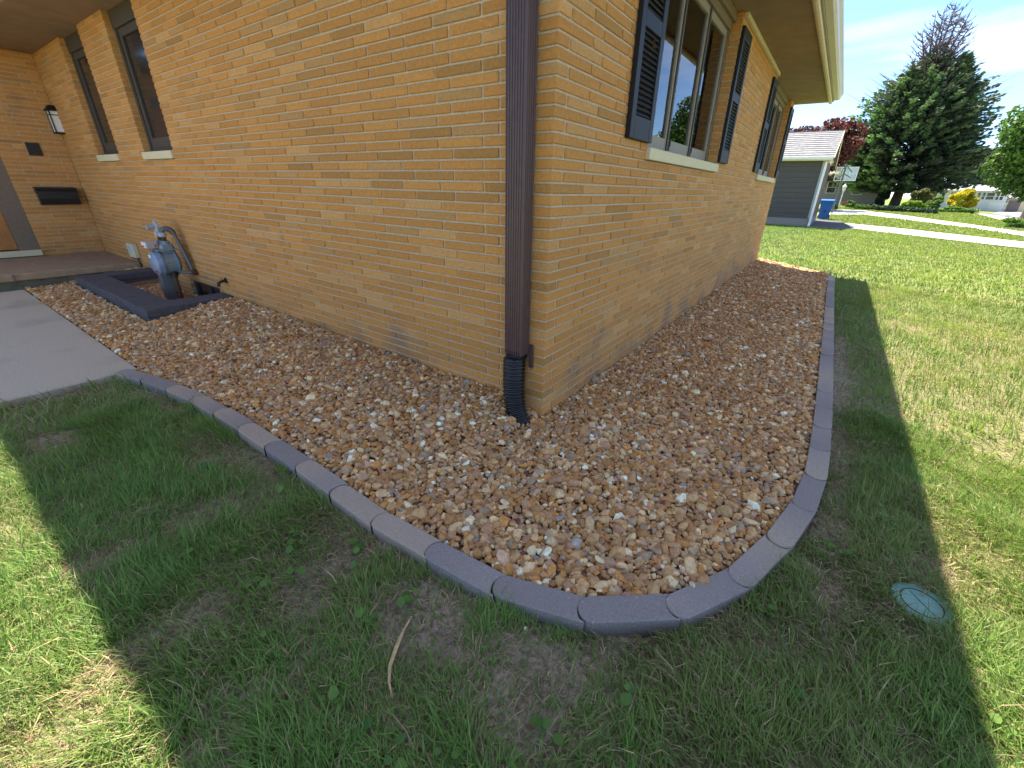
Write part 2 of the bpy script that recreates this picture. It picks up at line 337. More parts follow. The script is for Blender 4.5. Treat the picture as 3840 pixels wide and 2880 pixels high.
for k in range(-16, 40):
    zt = (36-k)*2-G; zb = (36-k-1)*2+G; A = k % 2 == 1
    zt = min(zt, ZT-.1)
    # front wall (faces -y)
    e = [0]+[(12 if A else 4)+12*i for i in range(40)]
    for a, b in zip(e[:-1], e[1:]):
        if a >= 313: break
        for s0, s1 in runs(a+(G if a else 0), b-G if b < 314 else 314.3, OPF, zb, zt):
            if a == 0: cand.append(((-s1, 0, 0, DEP if A else 12-G, zb, zt), 'c'))
            else: cand.append(((-s1, -s0, 0, DEP, zb, zt), 'f'))
    e = [4 if A else 12]; 
    while e[-1] < 312: e.append(e[-1]+12)
    for a, b in zip(e[:-1], e[1:]):
        for s0, s1 in runs(a+G, min(b-G, 312), OPS, zb, zt): cand.append(((-DEP, 0, s0, s1, zb, zt), 's'))
    e = [0, 8 if A else 4]
    while e[-1] < 104: e.append(e[-1]+12)
    for a, b in zip(e[:-1], e[1:]):
        for s0, s1 in runs(a+(G if a else 0), b-G, OPW, zb, zt): cand.append(((HX-DEP, HX, -s1, -s0, zb, zt), 'w'))
def visarea(bx):
    x0, x1, y0, y1, z0, z1 = bx; a = 0
    for q in ([(x0, y0, z0), (x1, y0, z0), (x1, y0, z1), (x0, y0, z1)], [(x1, y0, z0), (x1, y1, z0), (x1, y1, z1), (x1, y0, z1)]):
        p, d = proj(q)
        if d.min() < 5 or p[:, 0].min() < 0 or p[:, 0].max() > 1024 or p[:, 1].min() < 0 or p[:, 1].max() > 768: continue
        s = .5*sum(p[i][0]*p[(i+1) % 4][1]-p[(i+1) % 4][0]*p[i][1] for i in range(4)); a += max(0, abs(s))
    if z0 < -1.2: a = 0
    return a
def brick_tint():
    r = rng.random(); base = np.array((.58, .270, .070))
    if r < .05: base = np.array((.48, .235, .064))
    elif r < .10: base = np.array((.51, .27, .092))
    elif r < .28: base = np.array((.58, .262, .068))
    elif r < .40: base = np.array((.60, .312, .105))
    return base*rng.uniform(.88, 1.08)
order = sorted(range(len(cand)), key=lambda i: -visarea(cand[i][0])); single = set(order[:300])
cache = {}; BV = []; BF = []; BT = []; off = 0
for i, (bx, side) in enumerate(cand):
    x0, x1, y0, y1, z0, z1 = bx
    if i in single:
        dx, dy, dz = round(x1-x0, 1), round(y1-y0, 1), round(z1-z0, 2); key = (dx, dy, dz); lst = cache.setdefault(key, [])
        if len(lst) < 18:
            v, f = cbox(0, dx, 0, dy, 0, dz, .13); mb = MB(); mb.tint = tuple(brick_tint())
            v = [tuple(np.array(p)+rng.uniform(-.035, .035, 3)) for p in v]; mb.add(v, f)
            me = mb.build('brick', M['brick']).data; bpy.data.objects.remove(bpy.data.objects[-1] if False else [o for o in bpy.data.objects if o.data == me][0]); lst.append(me)
            me = lst[-1]
        else: me = lst[rng.integers(len(lst))]
        o = bpy.data.objects.new('brick', me); LINK(o); o.parent = house
        j = rng.uniform(-.05, .05)
        o.location = ((x0+(j if side == 's' else 0))*I, (y0+(j if side == 'f' else 0))*I, z0*I)
    else:
        v, f = cbox(x0, x1, y0, y1, z0, z1, .13); v = np.array(v)+rng.uniform(-.035, .035, (24, 3))
        j = rng.uniform(-.06, .06); v[:, {'f': 1, 's': 0, 'w': 0, 'c': 1}[side]] += j if side != 'c' else 0
        BV.append(v); BT.append(np.tile(brick_tint(), (24, 1)))
        for q in f: BF.append(tuple(c+off for c in q) if len(q) == 4 else (q[0]+off, q[1]+off, q[2]+off, q[2]+off))
        off += 24
# triangles of the chamfer corners are written separately to keep faces valid
V = np.vstack(BV); F = np.array(BF); tri = F[:, 2] == F[:, 3]
me = bpy.data.meshes.new('brick_courses'); me.from_pydata([tuple(p) for p in V*I], [], [tuple(q[:3]) if t else tuple(q) for q, t in zip(F.tolist(), tri)])
at = me.attributes.new('tint', 'FLOAT_COLOR', 'POINT'); t4 = np.ones((len(V), 4), 'f'); t4[:, :3] = np.vstack(BT); at.data.foreach_set('color', t4.ravel()); me.materials.append(M['brick'])
o = bpy.data.objects.new('brick_courses', me); LINK(o); o.parent = house; o['kind'] = 'stuff'

# mortar: wall bodies with recessed joints, openings left free
def cells(a, b, z0, z1, ops):
    xs = sorted({a, b, *[o[0] for o in ops], *[o[1] for o in ops]}); res = []
    for s0, s1 in zip(xs[:-1], xs[1:]):
        zz = [(z0, z1)]
        for o in ops:
            if o[0] <= s0+.01 and o[1] >= s1-.01:
                n = []
                for q0, q1 in zz:
                    if o[2] > q0: n.append((q0, min(q1, o[2])))
                    if o[3] < q1: n.append((max(q0, o[3]), q1))
                zz = n
        res += [(s0, s1, q0, q1) for q0, q1 in zz if q1-q0 > .05]
    return res
RC = .27; TH = 5.5
mb = MB()
MF = [(a-RC, b+RC, c, d) for a, b, c, d in OPF]; MS = [(a-RC, b+RC, c, d) for a, b, c, d in OPS]
for s0, s1, z0, z1 in cells(RC, -HX, -12, ZT-.2, MF):
    mb.quad((-s1, RC, z0), (-s0, RC, z0), (-s0, RC, z1), (-s1, RC, z1)); mb.quad((-s1, TH, z0), (-s0, TH, z0), (-s0, TH, z1), (-s1, TH, z1))
for o0, o1, z0, z1 in MF:
    for q in (-o0-.0+.0, -o1): mb.quad((q, RC, z0), (q, TH, z0), (q, TH, min(z1, ZT)), (q, RC, min(z1, ZT)))
    mb.quad((-o1, RC, z0), (-o0, RC, z0), (-o0, TH, z0), (-o1, TH, z0))
    if z1 < ZT: mb.quad((-o1, RC, z1), (-o0, RC, z1), (-o0, TH, z1), (-o1, TH, z1))
for s0, s1, z0, z1 in cells(RC, HY-.3, -12, ZT-.2, MS):
    mb.quad((-RC, s0, z0), (-RC, s1, z0), (-RC, s1, z1), (-RC, s0, z1)); mb.quad((-TH, s0, z0), (-TH, s1, z0), (-TH, s1, z1), (-TH, s0, z1))
for o0, o1, z0, z1 in MS:
    for q in (o0, o1): mb.quad((-RC, q, z0), (-TH, q, z0), (-TH, q, min(z1, ZT)), (-RC, q, min(z1, ZT)))
    mb.quad((-RC, o0, z0), (-RC, o1, z0), (-TH, o1, z0), (-TH, o0, z0))
for s0, s1, z0, z1 in cells(0, 160, -12, ZT-.2, OPW):
    mb.quad((HX-RC, -s0, z0), (HX-RC, -s1, z0), (HX-RC, -s1, z1), (HX-RC, -s0, z1))
mb.quad((0-RC, HY-.3, -12), (HX-250, HY-.3, -12), (HX-250, HY-.3, ZT), (-RC, HY-.3, ZT)); mb.quad((HX-250, HY, -12), (HX-250, -160, -12), (HX-250, -160, ZT), (HX-250, HY, ZT))
mb.quad((HX-250, -160, -12), (HX-RC, -160, -12), (HX-RC, -160, ZT), (HX-250, -160, ZT))
part(mb, 'wall', M['mortar'], house)
# floor inside, so no light leaks up
mb = MB(); mb.box(HX-249, -6, 6, HY-1, -12, -11); mb.box(HX-249, HX-6, -159, 5.9, -12, -11); part(mb, 'floor_slab', M['room'], house)

# ------------------------------------------------------------------ windows
def side_window(y0, y1, n=3):
    w = MB(); XO = -3.7
    # outer frame: jambs, head (deep timber header up to the soffit), bottom rail
    w.box(XO-2.2, XO, y0+.05, y0+2.1, 57, 98.5); w.box(XO-2.2, XO, y1-2.1, y1-.05, 57, 98.5); w.box(XO-2.2, XO+.5, y0+.05, y1-.05, 98.5, 103.5); w.box(XO-1.2, XO+1.6, y0+.05, y1-.05, 100.8, 103.4)
    win = part(w, 'window', M['winframe'], house, label='casement window of three tall panes under the eave')
    sp = (y1-y0-4.2)/n
    for i in range(n):
        a = y0+2.1+sp*i; b = a+sp
        f = MB(); c = .04; X0, X1 = XO-1.7, XO-.35
        f.box(X0, X1, a+c, a+1.5, 57.4, 98.45, .1); f.box(X0, X1, b-1.5, b-c, 57.4, 98.45, .1); f.box(X0-.05, X1-.03, a+1.5, b-1.5, 96.4, 98.4); part_sub(f, 'sash', M['winrail'] if i else M['winrail'], win)
        r = MB(); r.box(X0-.03, X1-.02, a+1.5, b-1.5, 57.4, 61.2, .08); part_sub(r, 'bottom_rail', M['winrail'], win)
        p = MB(); p.box(XO-1.1, XO-.95, a+1.5, b-1.5, 61.2, 96.4); part_sub(p, 'pane', M['glass'], win)
        if i: 
            h = MB(); h.box(X1, X1+.45, a+1.6, a+2.3, 58.3, 60.4, .1); h.box(X1, X1+.7, a+1.75, a+2.15, 59.4, 61, .08); part_sub(h, 'latch', M['windark'], win)
        if i < n-1: q = MB(); q.box(XO-.3, XO+.12, b-.55, b+.55, 57.2, 98.4, .1); part_sub(q, 'mullion', M['windark'], win)
    s = MB(); s.box(-5.2, 1.05, y0-.6, y1+.2, 54.3, 57, .12); part_sub(s, 'sill', M['cream'], win)
    cu = MB(); pts = []
    for i in range(97):
        y = y0+2+(y1-y0-4)*i/96; x = -8.3+.75*math.sin(i*1.05)+.3*math.sin(i*2.3+1)
        pts.append((x, y))
    for (xa, ya), (xb, yb) in zip(pts[:-1], pts[1:]): cu.quad((xa, ya, 55), (xb, yb, 55), (xb, yb, 100), (xa, ya, 100))
    part_sub(cu, 'curtain', M['curtain'], win, smooth='all')
def part_sub(mb, name, m_, par, smooth=False):
    o = mb.build(name, m_, None, smooth); o.parent = par; return o
side_window(45, 120.2); side_window(219.3, 295)
def front_window(d0, d1):
    YO = 2.4; w = MB(); w.box(-d1+.05, -d1+2, YO, YO+2.5, 57, 101); w.box(-d0-2, -d0-.05, YO, YO+2.5, 57, 101); w.box(-d1+.05, -d0-.05, YO-.3, YO+2.5, 98, 103.4); w.box(-d1+2, -d0-2, YO+.1, YO+2.5, 57, 58.4)
    win = part(w, 'window', M['windark'], house, label='tall narrow dark framed window in the front wall')
    f = MB()
    for a, b, c, d in ((-d1+2, -d1+4.2, 58.4, 98), (-d0-4.2, -d0-2, 58.4, 98), (-d1+4.2, -d0-4.2, 58.4, 62.2), (-d1+4.2, -d0-4.2, 95.5, 98)): f.box(a, b, YO+.5, YO+1.9, c, d, .08)
    part_sub(f, 'sash', M['windark'], win)
    p = MB(); p.box(-d1+4.2, -d0-4.2, YO+1.1, YO+1.25, 62.2, 95.5); part_sub(p, 'pane', M['pane'], win)
    s = MB(); s.box(-d1-.3, -d0+.3, -.9, 5, 54.3, 57, .12); part_sub(s, 'sill', M['cream'], win)
front_window(168, 198.3); front_window(231, 261.3)
w = MB()
for a, b, c, d in ((-191, -189.4, -9, 6), (-161.6, -160, -9, 6), (-189.4, -161.6, 4.6, 6), (-176, -175, -9, 4.6)): w.box(a, b, 1.5, 3.6, c, d, .06)
w.box(-191.2, -159.8, .9, 2, 6.02, 6.6)
bw = part(w, 'basement_window', M['windark'], house, label='low basement window sunk behind the dark block ring')
p = MB(); p.box(-189.4, -161.6, 2.4, 2.6, -9, 4.6); part_sub(p, 'pane', M['pane'], bw)

# ------------------------------------------------------------------ eaves and roof
YE = 317.0
mb = MB(); mb.box(-4, 20.6, -20.6, YE-.2, ZT, ZT+.5); mb.box(HX-20, -4, -20.6, -.02, ZT, ZT+.5); mb.box(HX-20, HX+20, -180, -20.6, ZT, ZT+.5); mb.box(HX-20, -4.05, 0, 5.4, ZT, ZT+.5); part(mb, 'soffit', M['soffit'], house)
mb = MB()
for y in range(30, 317, 48): mb.box(.2, 20.4, y, y+.12, ZT-.03, ZT+.02)
part(mb, 'soffit_joint', M['fascia'], house)
tr = [(19.6, ZT+.1), (19.5, ZT-.5), (19.9, ZT-.95), (20.6, ZT-1.1), (21.3, ZT-.9), (21.5, ZT-.3), (21.5, ZT+.1)]
mb = MB(); mb.prism(tr, -21, YE, 'y'); part(mb, 'eave_trim', M['trim'], house)
mb = MB(); mb.box(20.6, 22.2, -22.2, YE, ZT+.12, 109); mb.box(HX+20, 20.5, -22.2, -20.7, ZT+.12, 109); part(mb, 'fascia', M['fascia'], house)
gp = [(22.3, 104.6), (24.6, 104.6), (25.5, 105.3), (25.7, 106.6), (26.5, 107.5), (26.5, 108.6), (26.1, 108.6), (25.9, 107.9), (25.1, 107), (24.9, 105.7), (24.3, 105.1), (22.8, 105.1), (22.8, 108.6), (22.3, 108.6)]
mb = MB(); mb.prism(gp, -26, YE, 'y'); part(mb, 'gutter', M['gutter'], house)
mb = MB(); mb.prism([(-a, z) for a, z in gp], HX+22, 22.2, 'x'); part(mb, 'gutter', M['gutter'], house)
for a, b in ((121, 216), (4, 44)): mb = MB(); mb.box(.02, 1.3, a, b, ZT-1.5, ZT-.02, .15); part(mb, 'eave_moulding', M['trim'], house)
mb = MB(); e0, e1, f0, f1 = HX-24, 25, -24, YE; rz = 109+(e1-e0)/2*.30; xm = (e0+e1)/2; hl = (e1-e0)/2
for dz in (0, -.9):
    a, b, c, d, p, q = (e0, f0, 109+dz), (e1, f0, 109+dz), (e1, f1, 109+dz), (e0, f1, 109+dz), (xm, f0+hl, rz+dz), (xm, f1-hl, rz+dz)
    mb.add([a, b, c, d, p, q], [(0, 1, 4), (1, 2, 5, 4), (2, 3, 5), (3, 0, 4, 5)])
mb.box(e0-240, HX+22, -182, -22.3, 104.3, 109); mb.box(e0-240, e0, -22.3, YE, 104.3, 109); part(mb, 'roof', M['roofdark'], house)

# door wing: door, frame, threshold, porch slab
mb = MB(); mb.box(HX-3, HX-.9, -34, -26.1, 10, 92); mb.box(HX-3, HX-.9, -66, -58, 10, 92); mb.box(HX-3, HX-.9, -58, -34, 87, 92); part(mb, 'door_frame', M['winframe'], house)
mb = MB(); mb.box(HX-3.4, HX-1.8, -58, -34.05, 10.6, 87, .1); dr = part(mb, 'door', M['doorwood'], house)
mb = MB(); mb.box(HX-1.8, HX-1.2, -42, -36.5, 44, 55.5, .3); mb.tube([(HX-1.2, -39, 50), (HX+1.2, -39, 50)], .5); part_sub(mb, 'handle', M['grey'], dr)
mb = MB(); mb.box(HX-4, HX+1.5, -66, -26, 7.1, 10, .15); part(mb, 'threshold', M['cream'], house)
mb = MB(); mb.box(HX-2, -252, -150, -.05, 3.6, 6.7, .35); porch = part(mb, 'porch_slab', mat('porch_concrete', (.30, .215, .13), .85, var=.16, nscale=14, bump=.3, bscale=300), house)
mb = MB(); mb.box(-252.6, -251.5, -46.2, -45.7, 3.7, 6.6); part_sub(mb, 'joint', M['winframe'], porch)
mb = MB(); mb.box(HX-2, -255, -149, -.3, -6, 3.6); part(mb, 'porch_riser', mat('riser_concrete', (.17, .155, .10), .9, var=.25, nscale=12), house)

# ------------------------------------------------------------------ walk, edging, gravel bed
walk = empty('walkway', 'pale concrete walk of two slabs running along the gravel towards the porch', 'walkway', kind='structure')
for a, b in ((-251, -176.3), (-175.9, -102)):
    mb = MB(); mb.box(a, b, -196, -44.4, -5, 0.0, .25); part(mb, 'slab', M['concrete'], walk)
def gz(x, y):
    x = np.asarray(x, float); y = np.asarray(y, float)
    w = np.interp(x, [-262, -121, -12, -2, 0], [4.4, 4.2, 2.4, .6, -.6]); t = np.where(x > 0, np.where(y > 0, x/50, np.hypot(x, y)/44), -y/41)
    z = w*(1-S(t))+.05*S(t)
    well = (x > -232) & (x < -155) & (y > -19); return np.where(well, -1.2, z)
RING = [(-242, -147, -29, .5)]
BX = np.arange(-262, 60, 2.); BY = np.arange(-46, 330, 2.)
X, Y = np.meshgrid(BX, BY, indexing='ij'); ins = inpoly(X, Y, BEDPOLY)
idx = np.arange(X.size).reshape(X.shape); keep = (ins[:-1, :-1] & ins[1:, :-1] & ins[1:, 1:] & ins[:-1, 1:])
F = np.stack([idx[:-1, :-1], idx[1:, :-1], idx[1:, 1:], idx[:-1, 1:]], -1)[keep]
bed = npmesh('gravel_bed', np.stack([X, Y, gz(X, Y)-.75], -1).reshape(-1, 3), F, M['bed'], None, True, kind='structure', label='bed of brown and cream river gravel wrapping the brick house corner')
def ico(n):
    import bmesh
    bm = bmesh.new(); bmesh.ops.create_icosphere(bm, subdivisions=n, radius=1); v = np.array([q.co[:] for q in bm.verts]); f = np.array([[q.index for q in p.verts] for p in bm.faces]); bm.free(); return v, f
def stones(n, sub):
    v, f = ico(sub); out = []
    for i in range(n):
        k = rng.integers(8, 12); nn = rng.normal(size=(k, 3)); nn /= np.linalg.norm(nn, axis=1)[:, None]; d = rng.uniform(.55, .95, k)
        c = v@nn.T; rr = np.where(c > .05, d/np.maximum(c, .05), 9).min(1); rr = np.minimum(rr, 1.12); w = v*rr[:, None]*(1+rng.uniform(-.03, .03, (len(v), 1)))
        w *= np.array([1.0, rng.uniform(.62, .88), rng.uniform(.42, .68)]); out.append(w)
    return out, f
PAL = np.array([(.33, .175, .075), (.41, .21, .075), (.37, .225, .12), (.45, .29, .155), (.54, .40, .25), (.62, .52, .37), (.31, .24, .18), (.36, .215, .14), (.42, .29, .21), (.74, .70, .62), (.15, .06, .05), (.27, .26, .26)])
PW = np.array([.15, .13, .16, .15, .10, .05, .08, .08, .065, .022, .006, .012]); PW = PW/PW.sum()
def stone_tint(n): return np.minimum(PAL[rng.choice(len(PAL), n, p=PW)]*np.array((1.22, 1.12, .88))*rng.uniform(.82, 1.2, (n, 1)), .82)
def rots(n, tilt=.5):
    a = rng.uniform(0, 2*math.pi, n); b = rng.normal(0, tilt, n); c = rng.normal(0, tilt, n)
    ca, sa, cb, sb, cc, sc = np.cos(a), np.sin(a), np.cos(b), np.sin(b), np.cos(c), np.sin(c); O = np.zeros(n); l = np.ones(n)
    Rz = np.stack([np.stack([ca, -sa, O], -1), np.stack([sa, ca, O], -1), np.stack([O, O, l], -1)], 1); Rx = np.stack([np.stack([l, O, O], -1), np.stack([O, cb, -sb], -1), np.stack([O, sb, cb], -1)], 1)
    Ry = np.stack([np.stack([cc, O, sc], -1), np.stack([O, l, O], -1), np.stack([-sc, O, cc], -1)], 1); return Rz@Rx@Ry
# positions: two jittered layers
P = []
for sp, dz, lim in ((.84, 0, 400), (.98, -.32, 140)):
    xx, yy = np.meshgrid(np.arange(-262, 56, sp), np.arange(-48, 328, sp), indexing='ij'); xx = xx.ravel()+rng.uniform(-.48, .48, xx.size)*sp; yy = yy.ravel()+rng.uniform(-.48, .48, yy.size)*sp
    ok = inpoly(xx, yy, BEDPOLY) & (edgedist(xx, yy) > 2.05) & (yy < lim) & ~((xx < -.1) & (yy > -.25))
    ok &= ~((xx > -242) & (xx < -146.5) & (yy > -29.3) & ~((xx > -231) & (xx < -158) & (yy > -17.5))); ok &= ~((xx < -100) & (yy < -44)); ok &= ~((xx < -250.5) & (yy > -60))
    ok &= ~(np.hypot(xx+3.3, yy+4.2) < 2.6)
    xx, yy = xx[ok], yy[ok]; P.append(np.stack([xx, yy, gz(xx, yy)+dz+rng.uniform(-.22, .28, xx.size)+(fbm(xx/6, yy/6, 21)-.5)*.9], -1))
P = np.vstack(P); pj, dd = proj(P); vis = (dd > 5) & (pj[:, 0] > -60) & (pj[:, 0] < 1080) & (pj[:, 1] < 830); P = P[vis]; pj = pj[vis]; dd = dd[vis]
size = np.clip(rng.lognormal(-.30, .30, len(P)), .42, 1.5)*np.where(dd > 200, 1.12, 1)
edge_ = edgedist(P[:, 0], P[:, 1]); size = np.where(edge_ < 3, size*.85, size)
px = size*2*419.6/dd
ex = (pj[:, 0] > 5) & (pj[:, 0] < 1019) & (pj[:, 1] < 763) & (P[:, 2] > gz(P[:, 0], P[:, 1])-.1)
big = np.argsort(-px*ex)[:300]; isbig = np.zeros(len(P), bool); isbig[big] = True
hiV, hiF = stones(16, 2); midV, midF = stones(24, 1); loV, loF = stones(16, 1)
me_cache = []
for i, v in enumerate(hiV):
    for k in range(6):
        mb = MB(); mb.tint = tuple(stone_tint(1)[0]); mb.add(v, [tuple(t) for t in hiF]); me = bpy.data.meshes.new('stone'); me.from_pydata([tuple(np.array(q)*I) for q in v], [], hiF.tolist())
        at = me.attributes.new('tint', 'FLOAT_COLOR', 'POINT'); at.data.foreach_set('color', np.tile((*mb.tint, 1), (len(v), 1)).astype('f').ravel()); me.materials.append(M['stone']); me_cache.append(me)
R = rots(300)
for n, i in enumerate(big):
    o = bpy.data.objects.new('stone', me_cache[rng.integers(len(me_cache))]); LINK(o); o.parent = bed
    mm = Matrix([[*R[n][r]*size[i], P[i][r]*I] for r in range(3)]+[[0, 0, 0, 1]]); o.matrix_basis = mm
def scatter(sel, vs, f):
    n = len(sel); k = len(vs[0]); vi = rng.integers(len(vs), size=n); base = np.stack(vs)[vi]; R = rots(n)
    V = np.einsum('nij,nkj->nki', R, base)*size[sel][:, None, None]+P[sel][:, None, :]
    F = (f[None]+(np.arange(n)*k)[:, None, None]).reshape(-1, 3); return V.reshape(-1, 3), F, np.repeat(stone_tint(n), k, 0)
ns = np.where(~isbig & (px > 4.2))[0]; fs = np.where(~isbig & (px <= 4.2))[0]
V1, F1, T1 = scatter(ns, midV, midF)
# far stones: half the faces
def simp():
    out = []
    bv = np.array([(1, 0, 0), (-1, 0, 0), (0, 1, 0), (0, -1, 0), (0, 0, 1), (.6, .6, .55), (-.6, .6, .5), (-.6, -.6, .55), (.6, -.6, .5)], float)
    bf = np.array([(4, 5, 6), (4, 6, 7), (4, 7, 8), (4, 8, 5), (0, 2, 5), (2, 6, 5), (2, 1, 6), (1, 7, 6), (1, 3, 7), (3, 8, 7), (3, 0, 8), (0, 5, 8)])
    for i in range(24): out.append((bv*np.array([1, rng.uniform(.6, .9), rng.uniform(.5, .8)]))*rng.uniform(.8, 1.12, (9, 1))-np.array([0, 0, .2]))
    return out, bf
sv, sf = simp(); V2, F2, T2 = scatter(fs, sv, sf)
g_ = npmesh('gravel', np.vstack([V1, V2]), np.vstack([F1, F2+len(V1)]), M['stone'], np.vstack([T1, T2]), False, kind='stuff'); g_.parent = bed
print('stones', len(ns), len(fs))

# edging: interlocking blocks, round nose at one end, hollow at the other
edging = empty('garden_edging', 'curved edging of interlocking grey paver blocks between gravel and lawn', 'garden edging', loc=(13, -42, 0))
seg = np.hypot(*(EP[1:]-EP[:-1]).T); arc = np.r_[0, np.cumsum(seg)]; nb = int(round(arc[-1]/11.0)); pitch = arc[-1]/nb
def at_arc(s): return np.array([np.interp(s, arc, EP[:, 0]), np.interp(s, arc, EP[:, 1])])
HW = 1.78
def block_poly(ln):
    rn = HW*1.06; P_ = []
    for k in range(9): a = math.pi/2+math.pi*k/8; P_.append((math.cos(a)*1.25, math.sin(a)*HW*.93 if abs(math.sin(a)) < .99 else math.sin(a)*HW*.93))
    P_ += [(.25, -HW), (ln-.1, -HW)]
    for k in range(1, 8): a = -math.pi/2-math.pi*k/8; P_.append((ln-.05+math.cos(a)*1.12, math.sin(a)*HW*.94))
    P_ += [(ln-.1, HW), (.25, HW)]; return P_
def block_mesh(ln, tint):
    p = np.array(block_poly(ln)); n = len(p); c = p.mean(0); inn = p.copy()
    # chamfer: inset along local normals
    d = np.roll(p, -1, 0)-np.roll(p, 1, 0); nrm = np.stack([-d[:, 1], d[:, 0]], -1); nrm /= np.linalg.norm(nrm, axis=1)[:, None]; inn = p+nrm*.11
    if (np.linalg.norm(inn-c, axis=1).mean() > np.linalg.norm(p-c, axis=1).mean()): inn = p-nrm*.11
    v = [(x, y, -4) for x, y in p]+[(x, y, .55) for x, y in p]+[(x, y, .66) for x, y in inn]; f = []
    for a in (0, 1):
        for i in range(n): f.append((a*n+i, a*n+(i+1) % n, (a+1)*n+(i+1) % n, (a+1)*n+i))
    # top as a strip pairing the two long sides
    f.append(tuple(range(2*n, 3*n)))
    mb = MB(); mb.add(v, f); me = bpy.data.meshes.new('edging_block'); me.from_pydata([tuple(np.array(q)*I) for q in v], [], f)
    t = np.ones((len(v), 4), 'f'); gr = np.clip(np.array([q[0] for q in v])/ln, 0, 1)[:, None]; t[:, :3] = (np.array(tint[0])*(1-gr)+np.array(tint[1])*gr)*np.where(np.array([q[2] for q in v]) < 0, .5, 1)[:, None]  # lower sides darkened: soil staining and shade painted together into the tint
    at = me.attributes.new('tint', 'FLOAT_COLOR', 'POINT'); at.data.foreach_set('color', t.ravel()); me.materials.append(M['paver']); return me
CH, TP, MD = (.25, .215, .19), (.38, .30, .225), (.30, .255, .22)
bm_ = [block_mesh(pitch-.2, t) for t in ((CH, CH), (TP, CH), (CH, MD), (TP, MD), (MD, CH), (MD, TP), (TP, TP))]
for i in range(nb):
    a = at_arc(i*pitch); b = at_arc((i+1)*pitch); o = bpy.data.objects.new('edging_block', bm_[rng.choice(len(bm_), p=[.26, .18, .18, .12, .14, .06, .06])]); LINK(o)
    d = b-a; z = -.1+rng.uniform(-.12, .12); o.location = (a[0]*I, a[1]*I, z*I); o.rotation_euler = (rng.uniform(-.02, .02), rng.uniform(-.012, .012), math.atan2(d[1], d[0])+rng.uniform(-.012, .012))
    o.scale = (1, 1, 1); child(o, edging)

# dark block ring round the sunken window
ring = empty('window_well_wall', 'low ring of charcoal wall blocks round the sunken window and meter', 'block wall', loc=(-190, -24, 0))
def wb(x0, x1, y0, y1, z0, z1): mb = MB(); j = rng.uniform(-.12, .12); mb.box(x0+.06, x1-.06, y0+j*.5, y1+j*.5, z0+j*.4, z1+j*.4, .22); part(mb, 'block', M['block'], ring)
for a, b in zip(np.linspace(-241, -157.5, 6)[:-1], np.linspace(-241, -157.5, 6)[1:]):
    wb(a, b, -28.6, -18.4, 2.0, 5.0); wb(a, b, -28.6, -18.4, -2, 1.9)
wb(-157.5, -147.2, -28.6, -15.2, 2, 5); wb(-157.5, -147.2, -15.1, -.1, 2, 5); wb(-157.5, -147.2, -28.6, -.1, -2, 1.9)
wb(-241, -231, -18.3, -.1, 2, 5.4); wb(-241, -231, -18.3, -.1, -2, 1.9)

# ------------------------------------------------------------------ downspout and drain hose
dsp = empty('downspout', 'brown ribbed downspout running down the brick wall beside the corner', 'downspout', loc=(-6, -2.5, 15))
x0, x1, y0, y1 = -8.1, -3.7, -3.5, -.35; pl = []
def ribs(a, b, n, amp): 
    r = [(a, 0)]; st = (b-a)/n
    for i in range(n): r += [(a+st*(i+.2), 0), (a+st*(i+.32), amp), (a+st*(i+.68), amp), (a+st*(i+.8), 0)]
    return r+[(b, 0)]
poly = [(x, y0+q) for x, q in ribs(x0+.25, x1-.25, 7, .13)]+[(x1-q, y) for y, q in ribs(y0+.25, y1-.2, 4, .12)]+[(x1-.25, y1), (x0+.25, y1)]+[(x0+q, y) for y, q in ribs(y0+.25, y1-.2, 4, .12)[::-1]]
mb = MB(); mb.prism(poly, 14.6, 108, 'z'); part(mb, 'pipe', M['brown'], dsp)
mb = MB(); mb.box(x1+.0, x1+1.0, -.5, -.05, 11.2, 16.5, .1); part(mb, 'strap', M['brown'], dsp)
mb = MB(); mb.box(x0-1.1, x1+1.1, -.34, -.1, 66, 67.4, .05); 
hose = empty('drain_hose', 'black corrugated drain hose bending from the downspout into the gravel', 'drain hose', loc=(-5.6, -2.8, 10))
mb = MB(); mb.box(-7.9, -3.9, -3.4, -.5, 13.2, 15.6, .3); part(mb, 'adapter', M['hose'], hose)
ctr = [(-6.0, -2.55, 14.2), (-6.0, -2.6, 11), (-5.95, -2.8, 8), (-5.6, -3.1, 5.2), (-4.9, -3.6, 2.6), (-3.6, -4.2, .3), (-2.2, -4.9, -1.6)]
ctr = smooth_path3 = np.array([np.array([np.interp(t, range(7), [c[i] for c in ctr]) for i in range(3)]) for t in np.linspace(0, 6, 150)])
k = np.ones(19)/19; pad = np.vstack([np.tile(ctr[0], (9, 1)), ctr, np.tile(ctr[-1], (9, 1))]); ctr = np.stack([np.convolve(pad[:, i], k, 'valid') for i in range(3)], -1)
ctr[:, 2] += 0; s = np.r_[0, np.cumsum(np.linalg.norm(ctr[1:]-ctr[:-1], axis=1))]
rad = 2.28+.21*np.sign(np.sin(2*math.pi*s/.86))*np.abs(np.sin(2*math.pi*s/.86))**.6; rad[:6] = np.linspace(1.9, 2.4, 6)
mb = MB(); mb.tube([tuple(c) for c in ctr], list(rad), 22); part(mb, 'corrugated_pipe', M['hose'], hose, smooth='all')

